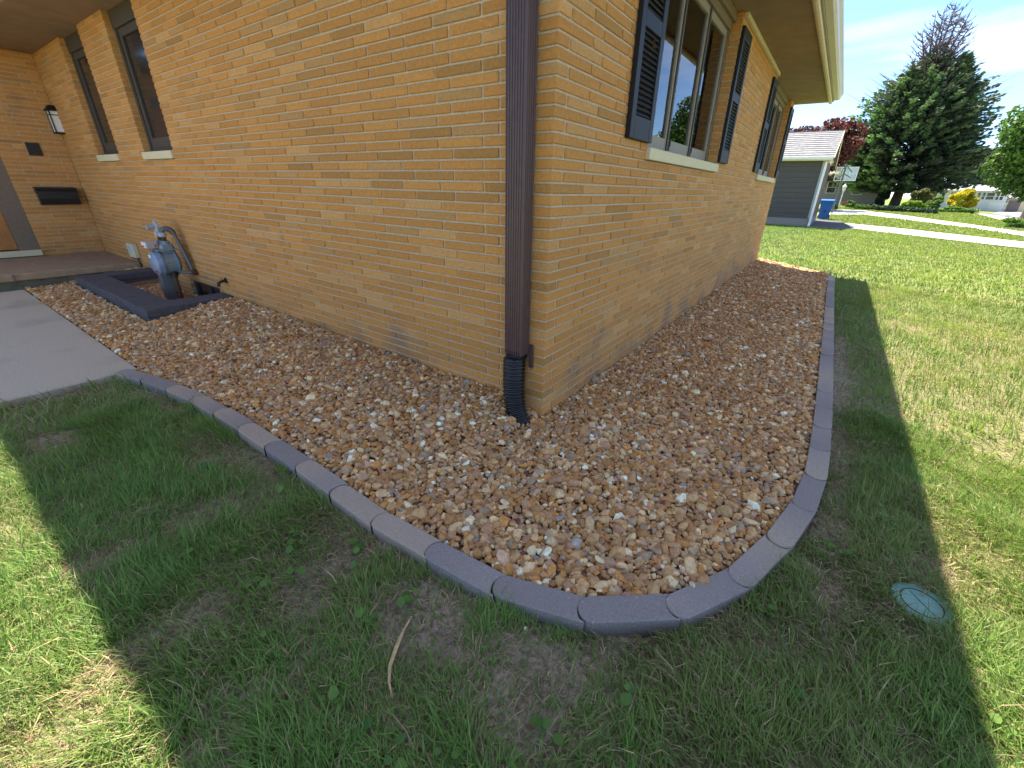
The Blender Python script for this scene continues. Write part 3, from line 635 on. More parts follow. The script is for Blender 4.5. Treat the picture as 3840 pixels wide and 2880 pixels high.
# ------------------------------------------------------------------ paving beyond the lawn (needed to keep grass off it)
DR1 = [(70, 873), (135, 788), (229, 670), (420, 426), (700, 70), (790, 150), (500, 460), (255, 785), (149, 942), (57, 1051)]
APR = [(-20, 850), (57, 833), (70, 873), (57, 1051), (52, 1120), (-20, 1200)]
DR2 = [(20, 1430), (100, 1520), (184, 1346), (261, 1125), (290, 906), (420, 600), (700, 300), (760, 380), (480, 690), (320, 1043), (284, 1264), (201, 1545), (110, 1760), (30, 1760)]
STR = [(393, 1890), (384, 1560), (470, 1735), (640, 2000), (1000, 3200), (900, 3500), (700, 3100), (479, 2169)]
def paved(x, y): return inpoly(x, y, DR1) | inpoly(x, y, APR) | inpoly(x, y, DR2) | inpoly(x, y, STR)
# ------------------------------------------------------------------ grass
def lawn_ok(x, y):
    ok = ~inpoly(x, y, BEDPOLY) & (edgedist(x, y) > 2.15) & ~((x < 1) & (y > -2) & (y < 313)) & ~((x > -252) & (x < -101.6) & (y > -197) & (y < -43.8)) & ~((x < -100) & (y > -46))
    ok &= (np.hypot(x-65.2, y+9.6) > 2.9) & ~((x < 8) & (y > 858) & (y < 1110)) & ~paved(x, y); return ok
def infrustum(x, y, m=70):
    p, d = proj(np.stack([x, y, np.full(len(x), -2.)], -1)); return (d > 4) & (p[:, 0] > -m) & (p[:, 0] < 1024+m) & (p[:, 1] < 768+m*1.3)
def blades(n, x0, x1, y0, y1, cond, length, width, dens, name_seed):
    x = rng.uniform(x0, x1, n); y = rng.uniform(y0, y1, n); ok = infrustum(x, y) & cond(x, y); x, y = x[ok], y[ok]; ok = lawn_ok(x, y); x, y = x[ok], y[ok]
    b = bare(x, y); tuft = fbm(x/5.5, y/5.5, 31); fine = fbm(x/1.8, y/1.8, 37, 2); big_ = fbm(x/26, y/26, 33)
    pr = np.clip((1-.72*b)*(.34+1.1*tuft)*(.55+1.0*fine), .05, 1); ok = rng.random(len(x)) < pr*dens; x, y, b, tuft, big_ = x[ok], y[ok], b[ok], tuft[ok], big_[ok]
    # under-eave lawn is thinner and finer; sunny side lush, its tint painted brighter as sunlit
    n = len(x); Ln = length*rng.lognormal(0, .28, n)*(.5+1.0*tuft)*(1-.35*b); az = fbm(x/12, y/12, 41)*6.3+rng.normal(0, .9, n); lean = np.abs(rng.normal(.55, .35, n))+.12; wd = width*rng.uniform(.6, 1.3, n)
    dry = (rng.random(n) < .07+.33*b+.10*(big_ > .56)); lean = np.where(dry, rng.uniform(.9, 1.5, n), lean)
    dx, dy = np.cos(az), np.sin(az); z0 = tz(x, y)-.1; sx, sy = -dy, dx
    def pt(t, wf, s):
        h = Ln*(np.sin(np.minimum(lean, 1.5))*(t**1.5)); up = Ln*t*np.cos(np.minimum(lean*t*1.0, 1.45)); return np.stack([x+dx*h+sx*wd*wf*s*.5, y+dy*h+sy*wd*wf*s*.5, z0+up], -1)
    V = np.stack([pt(0, .8, -1), pt(0, .8, 1), pt(.5, 1, -1), pt(.5, 1, 1), pt(1, 0, 1)], 1); o = (np.arange(n)*5)[:, None, None]
    F = (np.array([(0, 1, 3), (0, 3, 2), (2, 3, 4)])[None]+o).reshape(-1, 3)
    g = rng.random(n)[:, None]; sun_ = S((x-50)/60+(np.maximum(y, 0))/700)[:, None]
    c = np.array((.135, .25, .048))*(1-g)+np.array((.22, .335, .07))*g; c = c*(1-.75*S((big_[:, None]-.4)/.3))+np.array((.20, .26, .06))*(.75*S((big_[:, None]-.4)/.3)); c = c*(1-.6*sun_)+np.array((.24, .30, .050))*.6*sun_  # sunlight put into the blade colour on the sunny side
    c = np.where(dry[:, None], np.array((.46, .35, .19))*(.5+.8*g), c)*rng.uniform(.75, 1.25, (n, 1)); return V.reshape(-1, 3), F, np.repeat(c, 5, 0)
D_ = lambda x, y: np.hypot(x-43, y+71)
parts_ = [blades(800000, -112, 130, -105, 60, lambda x, y: D_(x, y) < 125, 2.35, .10, 1.0, 1),
          blades(330000, -140, 240, -90, 330, lambda x, y: (D_(x, y) >= 118) & (D_(x, y) < 330), 2.6, .2, .9, 2),
          blades(420000, -320, 700, 200, 1000, lambda x, y: (D_(x, y) >= 320) & (D_(x, y) < 1000), 2.3, .6, .8, 3), blades(110000, 0, 520, 850, 2000, lambda x, y: (D_(x, y) >= 990), 2.8, 2.0, .8, 4)]
VV = []; FF = []; TT = []; o_ = 0
for v, f, t in parts_: VV.append(v); FF.append(f+o_); TT.append(t); o_ += len(v); print('blades', len(v)//5)
npmesh('grass', np.vstack(VV), np.vstack(FF), M['grass'], np.vstack(TT), False, kind='stuff', label='green lawn grass, thin in the shade and lush in the sun', cat='grass')
# broadleaf weeds in the lawn: small plants of rounded leaves
wv = []; wf = []; wt = []; k = 0
WEED = [(-8.5, -52.5), (-4, -55), (-11, -51), (-19, -46), (-22, -47.5), (-5.5, -59), (14, -60), (19.5, -61.5), (23, -60.5), (33, -51), (38, -43), (54.5, -7), (57, 20), (-40, -52), (62, 5), (9, -53), (27, -57), (2.5, -49.5), (48, -23), (-14, -57), (70, -24), (-60, -50)]
for wx, wy in WEED+[(rng.uniform(-60, 75), rng.uniform(-66, 30)) for _ in range(60)]:
    if not lawn_ok(np.array([wx]), np.array([wy]))[0]: continue
    for _ in range(rng.integers(3, 8)):
        a = rng.uniform(0, 6.28); r = rng.uniform(.2, 1.5); c = np.array([wx+math.cos(a)*r, wy+math.sin(a)*r, float(tz(wx, wy))+rng.uniform(.7, 2.0)]); s = rng.uniform(.3, .62); tl = rng.normal(0, .35, 2)
        ring_ = [c]+[c+np.array([math.cos(q)*s*(1+.12*math.sin(3*q)), math.sin(q)*s*(1+.12*math.cos(2*q)), (math.cos(q)*tl[0]+math.sin(q)*tl[1])*s]) for q in np.linspace(0, 6.28, 10)[:-1]]
        wv += ring_; wf += [(k, k+1+i, k+1+(i+1) % 9) for i in range(9)]; g = rng.random(); wt += [tuple(np.array((.07, .16, .03))*(1-g)+np.array((.17, .28, .05))*g)]*10; k += 10
npmesh('lawn_weeds', np.array(wv), np.array(wf), M['grass'], np.array(wt), False, kind='stuff', label='small round leaved weeds scattered through the thin lawn', cat='weeds')
# pebbles and crumbs spilled on the bare soil in front of the edging
pv, pf = stones(12, 1); sel = []; pp = []
for _ in range(240):
    a = rng.uniform(0, 1); s_ = arc[-1]*rng.choice([rng.uniform(.28, .52), rng.uniform(.0, .75)]); q = at_arc(s_); q2 = at_arc(min(s_+1, arc[-1])); d = q2-q; d /= np.linalg.norm(d)+1e-9; o = q+np.array([d[1], -d[0]])*(2.3+abs(rng.normal(0, 2.6)))
    pp.append((o[0], o[1], float(tz(*o))+.05))
P = np.array(pp); size = rng.uniform(.1, .34, len(P)); v, f, t = scatter(np.arange(len(P)), pv, pf); npmesh('spilled_pebbles', v, f, M['stone'], t, False, kind='stuff', label='stray pebbles spilled on bare soil outside the edging', cat='pebbles')
# dry straw and clippings
v = []; f = []; t = []; k = 0
NS = 9000; pi_ = rng.integers(len(PATCH), size=NS); PA = np.array(PATCH)[pi_]; sx_ = PA[:, 0]+rng.normal(0, 1, NS)*PA[:, 2]*.85; sy_ = PA[:, 1]+rng.normal(0, 1, NS)*(PA[:, 3]*.9+1.5)
sx_ = np.r_[sx_, rng.uniform(-90, 95, 5000)]; sy_ = np.r_[sy_, rng.uniform(-78, 60, 5000)]; ok_ = lawn_ok(sx_, sy_); sx_, sy_ = sx_[ok_], sy_[ok_]; sz_ = tz(sx_, sy_)
for x, y, z in zip(sx_, sy_, sz_):
    a = rng.uniform(0, 6.28); l = rng.uniform(.4, 1.8); w = rng.uniform(.02, .05); z = z+rng.uniform(.1, .8); bend = rng.normal(0, .35)
    for q in range(3):
        tt = q/2; ang = a+bend*tt; px, py = x+math.cos(ang)*l*tt, y+math.sin(ang)*l*tt; v += [(px-math.sin(ang)*w, py+math.cos(ang)*w, z), (px+math.sin(ang)*w, py-math.cos(ang)*w, z+.05)]
        if q: f += [(k+q*2-2, k+q*2-1, k+q*2+1), (k+q*2-2, k+q*2+1, k+q*2)]
    k += 6; t += [tuple(np.array((.44, .34, .19))*rng.uniform(.35, 1.2))]*6
npmesh('dead_grass', np.array(v), np.array(f), M['grass'], np.array(t), False, kind='stuff', label='dry straw coloured clippings lying on the bare patches', cat='clippings')
# one long dry blade lying in front of the edging
def ribbon(name, pts, w, th, m_, label, cat):
    pts = np.array(pts, float); mb = MB(); n = len(pts)
    for i in range(n):
        d = pts[min(i+1, n-1)]-pts[max(i-1, 0)]; d[2] = 0; d /= np.linalg.norm(d); s = np.array([-d[1], d[0], 0])*w[i]; up = np.array([0, 0, th])
        mb.v += [tuple(pts[i]-s), tuple(pts[i]+s), tuple(pts[i]+s*.6+up), tuple(pts[i]-s*.6+up)]
        if i: a, b = 4*(i-1), 4*i; mb.f += [(a+q, a+(q+1) % 4, b+(q+1) % 4, b+q) for q in range(4)]; mb.mi += [0]*4
    mb.f += [(0, 1, 2, 3), (4*n-4, 4*n-3, 4*n-2, 4*n-1)]; mb.mi += [0, 0]; return mb.build(name, m_, None, True, label=label, cat=cat)
ribbon('dry_stalk', [(13.2, -49.7, -.9), (14.0, -51.6, -.6), (14.9, -53.3, -.4), (16.0, -55.2, -.5), (17.2, -56.3, -.7), (18.4, -56.9, -1.2)], [.08, .16, .24, .2, .14, .05], .09, M['straw'], 'long dry tan stalk lying on thin grass below the edging', 'stalk')

# green valve lid
vl = empty('valve_lid', 'round green plastic valve lid set flush in the lawn', 'valve lid', loc=(65.2, -9.6, -2))
zl = float(tz0(65.2, -9.6))+.55; mb = MB(); c = [(65.2+3.15*math.cos(a), -9.6+3.15*math.sin(a)) for a in np.linspace(0, 2*math.pi, 49)[:-1]]; mb.prism(c, zl-3, zl, 'z'); part(mb, 'lid', M['valve'], vl, smooth=True)
mb = MB(); mb.tube([(65.2+2.2*math.cos(a), -9.6+2.2*math.sin(a), zl) for a in np.linspace(0, 2*math.pi, 49)], .07, 6); part(mb, 'ring_groove', M['black'], vl)
mb = MB(); mb.tube([(65.2+1.9*math.cos(2.2), -9.6+1.9*math.sin(2.2), zl+.01), (65.2, -9.6, zl+.02), (65.2+1.9*math.cos(-.9), -9.6+1.9*math.sin(-.9), zl+.01)], .04, 6); part(mb, 'seam', M['black'], vl)

# ------------------------------------------------------------------ shutters
SG = 'black louvred shutters on the side wall'
def make_shutter(y0, label, first=None, w=14.2):
    r = empty('shutter', label, 'shutter', SG, loc=(0, y0, 57.8))
    if first is not None:
        for ch in first.children: c = ch.copy(); LINK(c); c.parent = r
        return r
    def pp(mb, name): o = mb.build(name, M['shutter']); o.parent = r; return o
    T = 1.15; H = 42.0
    for a in (0, w-2.3): mb = MB(); mb.box(.02, T, a, a+2.3, 0, H, .1); pp(mb, 'stile')
    for a, b in ((0, 4.6), (20.4, 23.2), (38.6, H)): mb = MB(); mb.box(.04, T-.03, 2.3, w-2.3, a, b, .1); pp(mb, 'rail')
    sl = MB(); sl.prism([(.15, .55), (.32, .7), (1.0, -.25), (.85, -.4)], 2.3, w-2.3, 'y'); me = None
    for a, b in ((4.6, 20.4), (23.2, 38.6)):
        n = 15; st = (b-a)/n
        for i in range(n):
            if me is None: o = pp(sl, 'slat'); me = o.data
            else: o = bpy.data.objects.new('slat', me); LINK(o); o.parent = r
            o.location.z = (a+st*(i+.5))*I
    mb = MB(); mb.box(-.05, .05, 2.3, w-2.3, 4.6, 38.6); pp(mb, 'backing'); return r
s0 = make_shutter(30.0, 'black louvred shutter on the near side of the first side window')
make_shutter(120.7, 'black louvred shutter on the far side of the first side window', s0); make_shutter(203.3, 'black louvred shutter on the near side of the second side window', s0); make_shutter(295.3, 'black louvred shutter at the far end of the side wall', s0)

# ------------------------------------------------------------------ gas meter, cable box, spigot
gm = empty('gas_meter', 'grey blue gas meter with bent riser pipe against the brick wall', 'gas meter', loc=(-186, -8, 15))
def tb(pts, r, name, m_, n=14, smooth=True): mb = MB(); mb.tube(pts, r, n); return part(mb, name, m_, gm, smooth=smooth)
cx, cz = -186, 14.8
prof = [(-12.6, .6), (-12.4, 3.6), (-11.6, 4.8), (-10.2, 5.15), (-10.15, 5.6), (-9.75, 5.6), (-9.7, 4.95), (-5.3, 4.95), (-5.25, 5.6), (-4.85, 5.6), (-4.8, 5.1), (-3.8, 4.6), (-3.2, 3.2), (-3.1, .5)]
d1 = [p for p in prof if p[0] <= -10.15]; d2 = [p for p in prof if p[0] >= -10.2]
tb([(cx, y, cz) for y, r in d1], [r for y, r in d1], 'front_cover', M['steelblue'], 28); tb([(cx, y, cz) for y, r in d2], [r for y, r in d2], 'drum', M['steel'], 28)
for a in np.linspace(0, 2*math.pi, 11)[:-1]:
    tb([(cx+5.35*math.cos(a), -10.5, cz+5.35*math.sin(a)), (cx+5.35*math.cos(a), -9.4, cz+5.35*math.sin(a))], .27, 'bolt', M['steel'], 6, False)
mb = MB(); mb.box(cx-4.4, cx+4.6, -10.6, -3.4, 19.9, 20.5, .15); part(mb, 'flange', M['steel'], gm)
mb = MB(); mb.box(cx-3.8, cx+3.8, -9.2, -4.2, 18.5, 22.8, .9); part(mb, 'top_case', M['steel'], gm)
for q in (-2.2, 2.2): tb([(cx+q, -6.6, 20), (cx+q, -6.6, 23.6)], 1.5, 'tower', M['steel'])
tb([(cx-2.2, -6.6, 23.4), (cx-2.2, -6.6, 25.6)], .8, 'nipple', M['rust']); tb([(cx+2.2, -6.6, 23.4), (cx+2.2, -6.6, 25.9)], .8, 'nipple', M['rust'])
tb([(cx+2.2, -6.6, 25.3), (cx+2.2, -6.6, 26.9)], 1.35, 'union_nut', M['grey'], 8, False); tb([(cx-2.2, -6.6, 25.2), (cx-2.2, -6.6, 27)], 1.5, 'union_nut', M['grey'], 8, False)
mb = MB(); mb.box(cx-2.8, cx+2.6, -13.2, -9.2, 20.9, 23.7, .25); ix = part(mb, 'index_box', M['clear'], gm)
mb = MB(); mb.box(cx-2.4, cx+2.2, -13.35, -13.2, 21.2, 23.4); part_sub(mb, 'dial', M['white'], ix); mb = MB(); mb.box(cx-2.2, cx+.4, -13.5, -13.36, 21.4, 22.1); part_sub(mb, 'red_tag', M['red'], ix); mb = MB(); mb.box(cx+2.6, cx+2.72, -10.6, -9.8, 21.6, 22.4); part_sub(mb, 'red_tag', M['red'], ix)
mb = MB(); mb.box(cx-.9, cx+1.6, -12.75, -12.5, cz+2.4, cz+3.6); part(mb, 'label', M['white'], gm); mb = MB(); mb.box(cx+.2, cx+2.4, -12.75, -12.5, cz-3.5, cz-2.6); part(mb, 'label', M['red'], gm)
tb([(cx+4.5, -7.4, cz+.6), (cx+5.15, -7.4, cz+.6)], .55, 'plug', M['brass'], 12)
# regulator on the left riser: saucer disc on edge with a vent stub
tb([(cx-2.2, -6.6, 26.8), (cx-2.2, -6.6, 28.6)], 1.1, 'regulator_body', M['grey'], 12)
tb([(cx-2.2, -7.3, 29), (cx-2.2, -7.0, 29), (cx-2.2, -6.4, 29), (cx-2.2, -6.1, 29)], [1.2, 2.35, 2.35, 1.2], 'regulator', M['grey'], 22); tb([(cx-2.2, -9.9, 28.8), (cx-2.2, -7.2, 28.9)], [1.0, .9], 'vent', M['grey'], 12)
tb([(cx+2.2, -6.6, 26.7), (cx+2.2, -6.5, 27.6), (cx+2.3, -6.0, 28.2), (cx+2.5, -5.2, 28.4), (cx+2.8, -4.0, 28.0), (cx+3.0, -3.3, 27.2), (cx+3.1, -3.0, 26.0)], [.9, .95, 1.0, 1.1, 1.15, 1.1, .95], 'elbow', M['galv'], 12)
tb([(cx+3.1, -3.0, 26.2), (cx+5.4, -1.9, 18), (cx+7.2, -1.4, 11.4)], .72, 'outlet_pipe', M['galv'], 12)
tb([(cx+7.1, -1.4, 11.9), (cx+7.4, -1.35, 10.8), (cx+7.3, -1.0, 10.3), (cx+7.2, .2, 10.2)], [.9, 1.05, .95, .8], 'wall_elbow', M['rust'], 12); tb([(cx+7.3, -1.4, 10.5), (cx+4.6, -4.5, 10.8), (cx+3, -5.5, 11.4)], .65, 'outlet_pipe', M['galv'], 10)
mb = MB(); mb.box(cx-2.6, cx+1.2, -11.4, -7.4, -2.5, 11.5, .2); part(mb, 'support_post', M['galv'], gm); tb([(cx+2.4, -6.9, 11), (cx+2.4, -6.9, -2.5)], .8, 'inlet_pipe', M['rust'], 12); tb([(cx+2.4, -6.9, 11.4), (cx+2.4, -6.9, 8.8)], 1.2, 'valve_body', M['black'], 10)
cb = empty('cable_box', 'cream plastic cable box with a faded sticker near the porch', 'cable box', loc=(-254, 0, 12)); mb = MB(); mb.box(-258.5, -249.5, -2.3, -.02, 9.2, 16.2, .3); part(mb, 'cover', M['boxcream'], cb); mb = MB(); mb.box(-255.8, -252.4, -2.36, -2.3, 12, 15); part(mb, 'sticker', M['bluesticker'], cb)
mb = MB(); mb.box(-258, -251, -1.8, -.3, 8.6, 9.15, .1); part(mb, 'cover_lip', M['black'], cb); mb = MB(); mb.tube([(-252, -.9, 8.8), (-251.5, -.7, 5), (-251.6, -.9, 1)], .3, 8); part(mb, 'cable', M['black'], cb)
sp = empty('wall_spigot', 'small weathered brass wall spigot by the block ring', 'spigot', loc=(-151, -1, 10.5))
mb = MB(); mb.tube([(-151, .2, 10.6), (-151, -2.1, 10.4), (-151, -2.9, 9.9), (-151, -3.2, 8.6)], [.55, .5, .6, .55], 10); part(mb, 'spout', M['black'], sp, smooth=True); mb = MB(); mb.tube([(-151, -1.9, 10.6), (-151, -2.1, 11.5)], .28, 8); part(mb, 'stem', M['brass'], sp)
mb = MB(); mb.tube([(-152.6, -2.1, 11.5), (-151.6, -2.1, 11.6), (-150.4, -2.1, 11.6), (-149.5, -2.1, 11.5)], [.35, .5, .5, .35], 8); part(mb, 'knob', M['brass'], sp); mb = MB(); mb.tube([(-151, -.02, 10.6), (-151, -.35, 10.6)], 1.1, 12); part(mb, 'escutcheon', M['black'], sp)

# ------------------------------------------------------------------ porch wall fittings
mbx = empty('mailbox', 'black wall mailbox with rounded lid beside the front door', 'mailbox', loc=(HX, -11, 37))
mb = MB(); pr = [(HX+.02, 33), (HX+3.6, 33), (HX+4.2, 33.5), (HX+4.6, 36), (HX+4.6, 38.4), (HX+.02, 38.4)]; mb.prism(pr, -19, -3.5, 'y'); part(mb, 'box', M['plaque'], mbx)
mb = MB(); pr = [(HX+.02, 38.5), (HX+4.9, 38.5), (HX+4.8, 39.6), (HX+3.8, 41), (HX+2, 41.7), (HX+.02, 41.8)]; mb.prism(pr, -19.3, -3.2, 'y'); part(mb, 'lid', M['plaque'], mbx)
lp = empty('wall_lamp', 'black framed wall lantern with frosted glass on the porch wall', 'wall lamp', loc=(HX, 0, 74))
yc = -1.2; mb = MB(); mb.box(HX+.02, HX+1, yc+1.2, yc+4.2, 68.5, 80.5, .2); part(mb, 'backplate', M['black'], lp)
yc = -.6; mb = MB(); mb.add([(HX+.8, yc-3.6, 78.4), (HX+8, yc-3.6, 78.4), (HX+8, yc+3.6, 78.4), (HX+.8, yc+3.6, 78.4), (HX+2.6, yc-1.7, 81), (HX+6.2, yc-1.7, 81), (HX+6.2, yc+1.7, 81), (HX+2.6, yc+1.7, 81)], [(0, 3, 2, 1), (4, 5, 6, 7), (0, 1, 5, 4), (1, 2, 6, 5), (2, 3, 7, 6), (3, 0, 4, 7)]); part(mb, 'cap', M['black'], lp)
for a, b in ((1.7, -2.7), (1.7, 2.3), (6.7, -2.7), (6.7, 2.3)): mb = MB(); mb.box(HX+a, HX+a+.45, yc+b, yc+b+.45, 68.6, 78.4); part(mb, 'bar', M['black'], lp)
mb = MB(); mb.box(HX+1.6, HX+7.3, yc-2.8, yc+2.9, 67.9, 68.7, .1); part(mb, 'base', M['black'], lp); mb = MB(); mb.box(HX+2.0, HX+6.8, yc-2.4, yc+2.4, 68.75, 78.3); part(mb, 'glass', M['frost'], lp)
mb = MB(); mb.box(HX+1.75, HX+7.1, yc-2.7, yc+2.75, 76.3, 76.7); part(mb, 'band', M['black'], lp)
pq = empty('wall_plaque', 'small black square plaque on the porch wall above the mailbox', 'plaque', loc=(HX, -13, 60)); mb = MB(); mb.box(HX+.02, HX+.7, -15.6, -10.5, 57, 63, .12); part(mb, 'plate', M['plaque'], pq)

# ------------------------------------------------------------------ beyond the lawn: paving
def sheet(name, poly, m_, dz, label):
    P = np.array(poly, float); x0, y0 = P.min(0); x1, y1 = P.max(0); st = max(6, (max(x1-x0, y1-y0))/110); xs = np.arange(x0, x1+st, st); ys = np.arange(y0, y1+st, st)
    # clip each strip of the polygon between successive y lines
    mb = MB()
    def clip(pl, a, c, keep):
        o = []
        for p, q in zip(pl, pl[1:]+pl[:1]):
            ip = (p[a] >= c) == keep or p[a] == c; iq = (q[a] >= c) == keep or q[a] == c
            if ip: o.append(p)
            if ip != iq: t = (c-p[a])/(q[a]-p[a]); o.append((p[0]+t*(q[0]-p[0]), p[1]+t*(q[1]-p[1])))
        return o
    import bmesh
    bm = bmesh.new(); f = bm.faces.new([bm.verts.new((x, y, 0)) for x, y in poly])
    for a, L_ in ((0, xs), (1, ys)):
        for c in L_[1:-1:3]:
            g = bm.verts[:]+bm.edges[:]+bm.faces[:]; no = [0, 0, 0]; no[a] = 1; co = [0, 0, 0]; co[a] = c; bmesh.ops.bisect_plane(bm, geom=g, plane_co=co, plane_no=no)
    for v in bm.verts: v.co.z = float(tz0(v.co.x, v.co.y))+dz; v.co *= I
    me = bpy.data.meshes.new(name); bmesh.ops.triangulate(bm, faces=bm.faces[:]); bm.to_mesh(me); bm.free(); me.materials.append(m_); o = bpy.data.objects.new(name, me); LINK(o); return put(o, kind='structure', label=label)
sheet('apron', APR, M['asphalt'], .9, 'dark asphalt apron beside the grey garage'); sheet('driveway', DR1, M['drive'], 1.1, 'pale concrete driveway nearest the lawn'); sheet('driveway', DR2, M['drive'], 1.1, 'second pale concrete driveway beyond the grass strip')
sheet('road', STR, mat('grey_road', (.38, .37, .35), .9, var=.06, nscale=3), 1.0, 'grey paved road in front of the white house')

# ------------------------------------------------------------------ neighbour's garage
ga = empty('neighbor_garage', 'dark grey sided garage with pale shingle roof behind the lawn', 'garage', loc=(-150, 862, -4))
x0, x1, y0, y1 = -330, 6, 862, 1098
mb = MB(); mb.box(x0, x1, y0, y1, -8, 9.5); part(mb, 'foundation', M['foundation'], ga)
n = 11; st = (100-9.5)/n
for i in range(n):
    z = 9.6+st*i; mb = MB(); mb.prism([(y0+.2, z), (y0-.9, z), (y0-.25, z+st-.15), (y0+.2, z+st-.15)], x0, 1.0, 'x'); part(mb, 'siding_plank', M['siding'], ga)
mb = MB(); mb.box(x0+1, x1-.3, y0+.3, y1, 9.55, 103.5); part(mb, 'wall', mat('garage_side_brown', (.10, .07, .065), .8, var=.1, nscale=9), ga)
mb = MB(); mb.box(1.05, 6.1, y0-1.1, y0+4, 9.6, 100.2, .2); part(mb, 'corner_board', mat('grey_corner_board', (.36, .37, .39), .6, var=.05), ga)
mb = MB(); mb.box(4.2, 7.6, y0-4.4, y0-1.4, -1.5, 99, .3); mb.prism([(y0-4.4, 1.5), (y0-4.4, -1.5), (y0-9, -3.5), (y0-9, -.8)], 4.2, 7.6, 'x'); part(mb, 'downspout', M['whitepaint'], ga)
ry, rz, ez = 980, 156, 104.6; xl, xr = -342, 14.5
import math as _m
for sgn, ye in ((1, y0-13), (-1, y1+13)):
    nr = 13; mb = MB()
    for i in range(nr):
        t0, t1 = i/nr, (i+1)/nr; ya, yb = ye+(ry-ye)*t0, ye+(ry-ye)*t1+(ry-ye)*.02; za, zb = ez+(rz-ez)*t0, ez+(rz-ez)*t1
        ext = 3.5*t0; mb.add([(xl, ya, za+.55), (xr+ext*0, ya, za+.55), (xr, yb, zb+.35), (xl, yb, zb+.35), (xl, ya, za-.6), (xr, ya, za-.6), (xr, yb, zb-.6), (xl, yb, zb-.6)], [(0, 1, 2, 3), (4, 7, 6, 5), (0, 4, 5, 1), (1, 5, 6, 2), (2, 6, 7, 3), (3, 7, 4, 0)])
    part(mb, 'roof', M['shingle'], ga)
mb = MB(); mb.prism([(y0-12.5, ez+.4), (y0-12.5, ez-4.2), (y0-13.5, ez-4.2), (y0-16.5, ez-2.5), (y0-17, ez+.6)], xl, xr-.5, 'x'); part(mb, 'gutter', M['whitepaint'], ga)
mb = MB(); mb.box(xl, xr-.6, y0-12.4, y0-1.2, ez-4.6, ez-3.8); part(mb, 'eave_soffit', M['creampaint'], ga)
mb = MB(); mb.box(xr-2.2, xr+.9, y0-13, y0-.5, ez-8.5, ez-.6, .2); part(mb, 'eave_return', M['creampaint'], ga)
for ye in (y0-13, y1+13):
    mb = MB(); s_ = 6.5; mb.add([(xr-.2, ye, ez-.5), (xr+.9, ye, ez-.5), (xr+.9, ry, rz-.5), (xr-.2, ry, rz-.5), (xr-.2, ye, ez-.5-s_), (xr+.9, ye, ez-.5-s_), (xr+.9, ry, rz-.5-s_), (xr-.2, ry, rz-.5-s_)], [(0, 1, 2, 3), (4, 7, 6, 5), (0, 4, 5, 1), (1, 5, 6, 2), (3, 2, 6, 7), (0, 3, 7, 4)]); part(mb, 'rake_board', M['creampaint'], ga)
mb = MB(); mb.prism([(y0, 103.5), (y1, 103.5), (ry, rz-2.5)], x1-1.5, x1+.2, 'x'); part(mb, 'gable', M['creampaint'], ga)
mb = MB(); mb.tube([(9.5, y0-1.5, 97), (9.5, y0-1.5, 101)], 1.6, 10); part(mb, 'lamp', M['whitepaint'], ga)

# ------------------------------------------------------------------ recycling bin
bn = empty('recycling_bin', 'blue wheeled recycling bin standing on the apron beside the garage', 'bin', loc=(16, 1187, -4))
gzb = -2.9; bx, by = 16.5, 1187
mb = MB(); a, b = 9.2, 12; v = []
for z, wx, wy in ((gzb, a, 9), (gzb+34, b, 12.5), (gzb+37.5, b+.3, 12.8)): v += [(bx-wx, by-wy, z), (bx+wx, by-wy, z), (bx+wx, by+wy, z), (bx-wx, by+wy, z)]
mb.add(v, [(0, 3, 2, 1)]+[(4*l+i, 4*l+(i+1) % 4, 4*l+4+(i+1) % 4, 4*l+4+i) for l in (0, 1) for i in range(4)]+[(8, 9, 10, 11)]); part(mb, 'body', M['binblue'], bn)
mb = MB(); mb.box(bx-3, bx+3, by-12.4, by-11, gzb+14, gzb+20, .4); part(mb, 'label_panel', mat('bin_label', (.01, .05, .2), .5), bn)
mb = MB(); mb.box(bx-12.8, bx+12.8, by-13.6, by-11.6, gzb+33.4, gzb+35.8, .4); part(mb, 'rim', M['binblue'], bn)
mb = MB(); mb.prism([(by-14.5, gzb+37.6), (by-14, gzb+40), (by-6, gzb+42.6), (by+8, gzb+42.6), (by+13.5, gzb+40), (by+13.5, gzb+37.6)], bx-12.9, bx+12.9, 'x'); part(mb, 'lid', M['binblue'], bn)
for s in (-1, 1): mb = MB(); mb.tube([(bx+s*9.6, by+9, gzb+4.2), (bx+s*11.6, by+9, gzb+4.2)], 4.6, 18); part(mb, 'wheel', M['tyre'], bn)
mb = MB(); mb.tube([(bx-9, by+14.5, gzb+36), (bx+9, by+14.5, gzb+36)], .7, 8); part(mb, 'handle', M['binblue'], bn)

# ------------------------------------------------------------------ basketball hoop
bh = empty('basketball_hoop', 'basketball hoop with clear backboard on a dark pole', 'hoop', loc=(28, 1485, 0))
mb = MB(); mb.tube([(28, 1485, -3), (28, 1485, 128)], 2.2, 10); part(mb, 'pole', M['polegrey'], bh, smooth=True)
mb = MB(); mb.box(9, 58, 1507, 1507.6, 87, 120); part(mb, 'backboard', M['acrylic'], bh)
for a, b, c, d in ((8, 59, 119.4, 121), (8, 59, 86, 87.6), (8, 9.6, 87.6, 119.4), (57.4, 59, 87.6, 119.4)): mb = MB(); mb.box(a, b, 1506, 1508, c, d); part(mb, 'board_frame', M['whitepaint'], bh)
for x in (26, 41): mb = MB(); mb.box(x-.6, x+.6, 1505.5, 1506, 92, 112); part(mb, 'target_line', M['whitepaint'], bh)
for a, b in (((28, 1486, 124), (20, 1506, 108)), ((28, 1486, 124), (46, 1506, 108)), ((28, 1486, 104), (20, 1506, 94)), ((28, 1486, 104), (46, 1506, 94))): mb = MB(); mb.tube([a, b], 1.0, 8); part(mb, 'arm', M['polegrey'], bh)
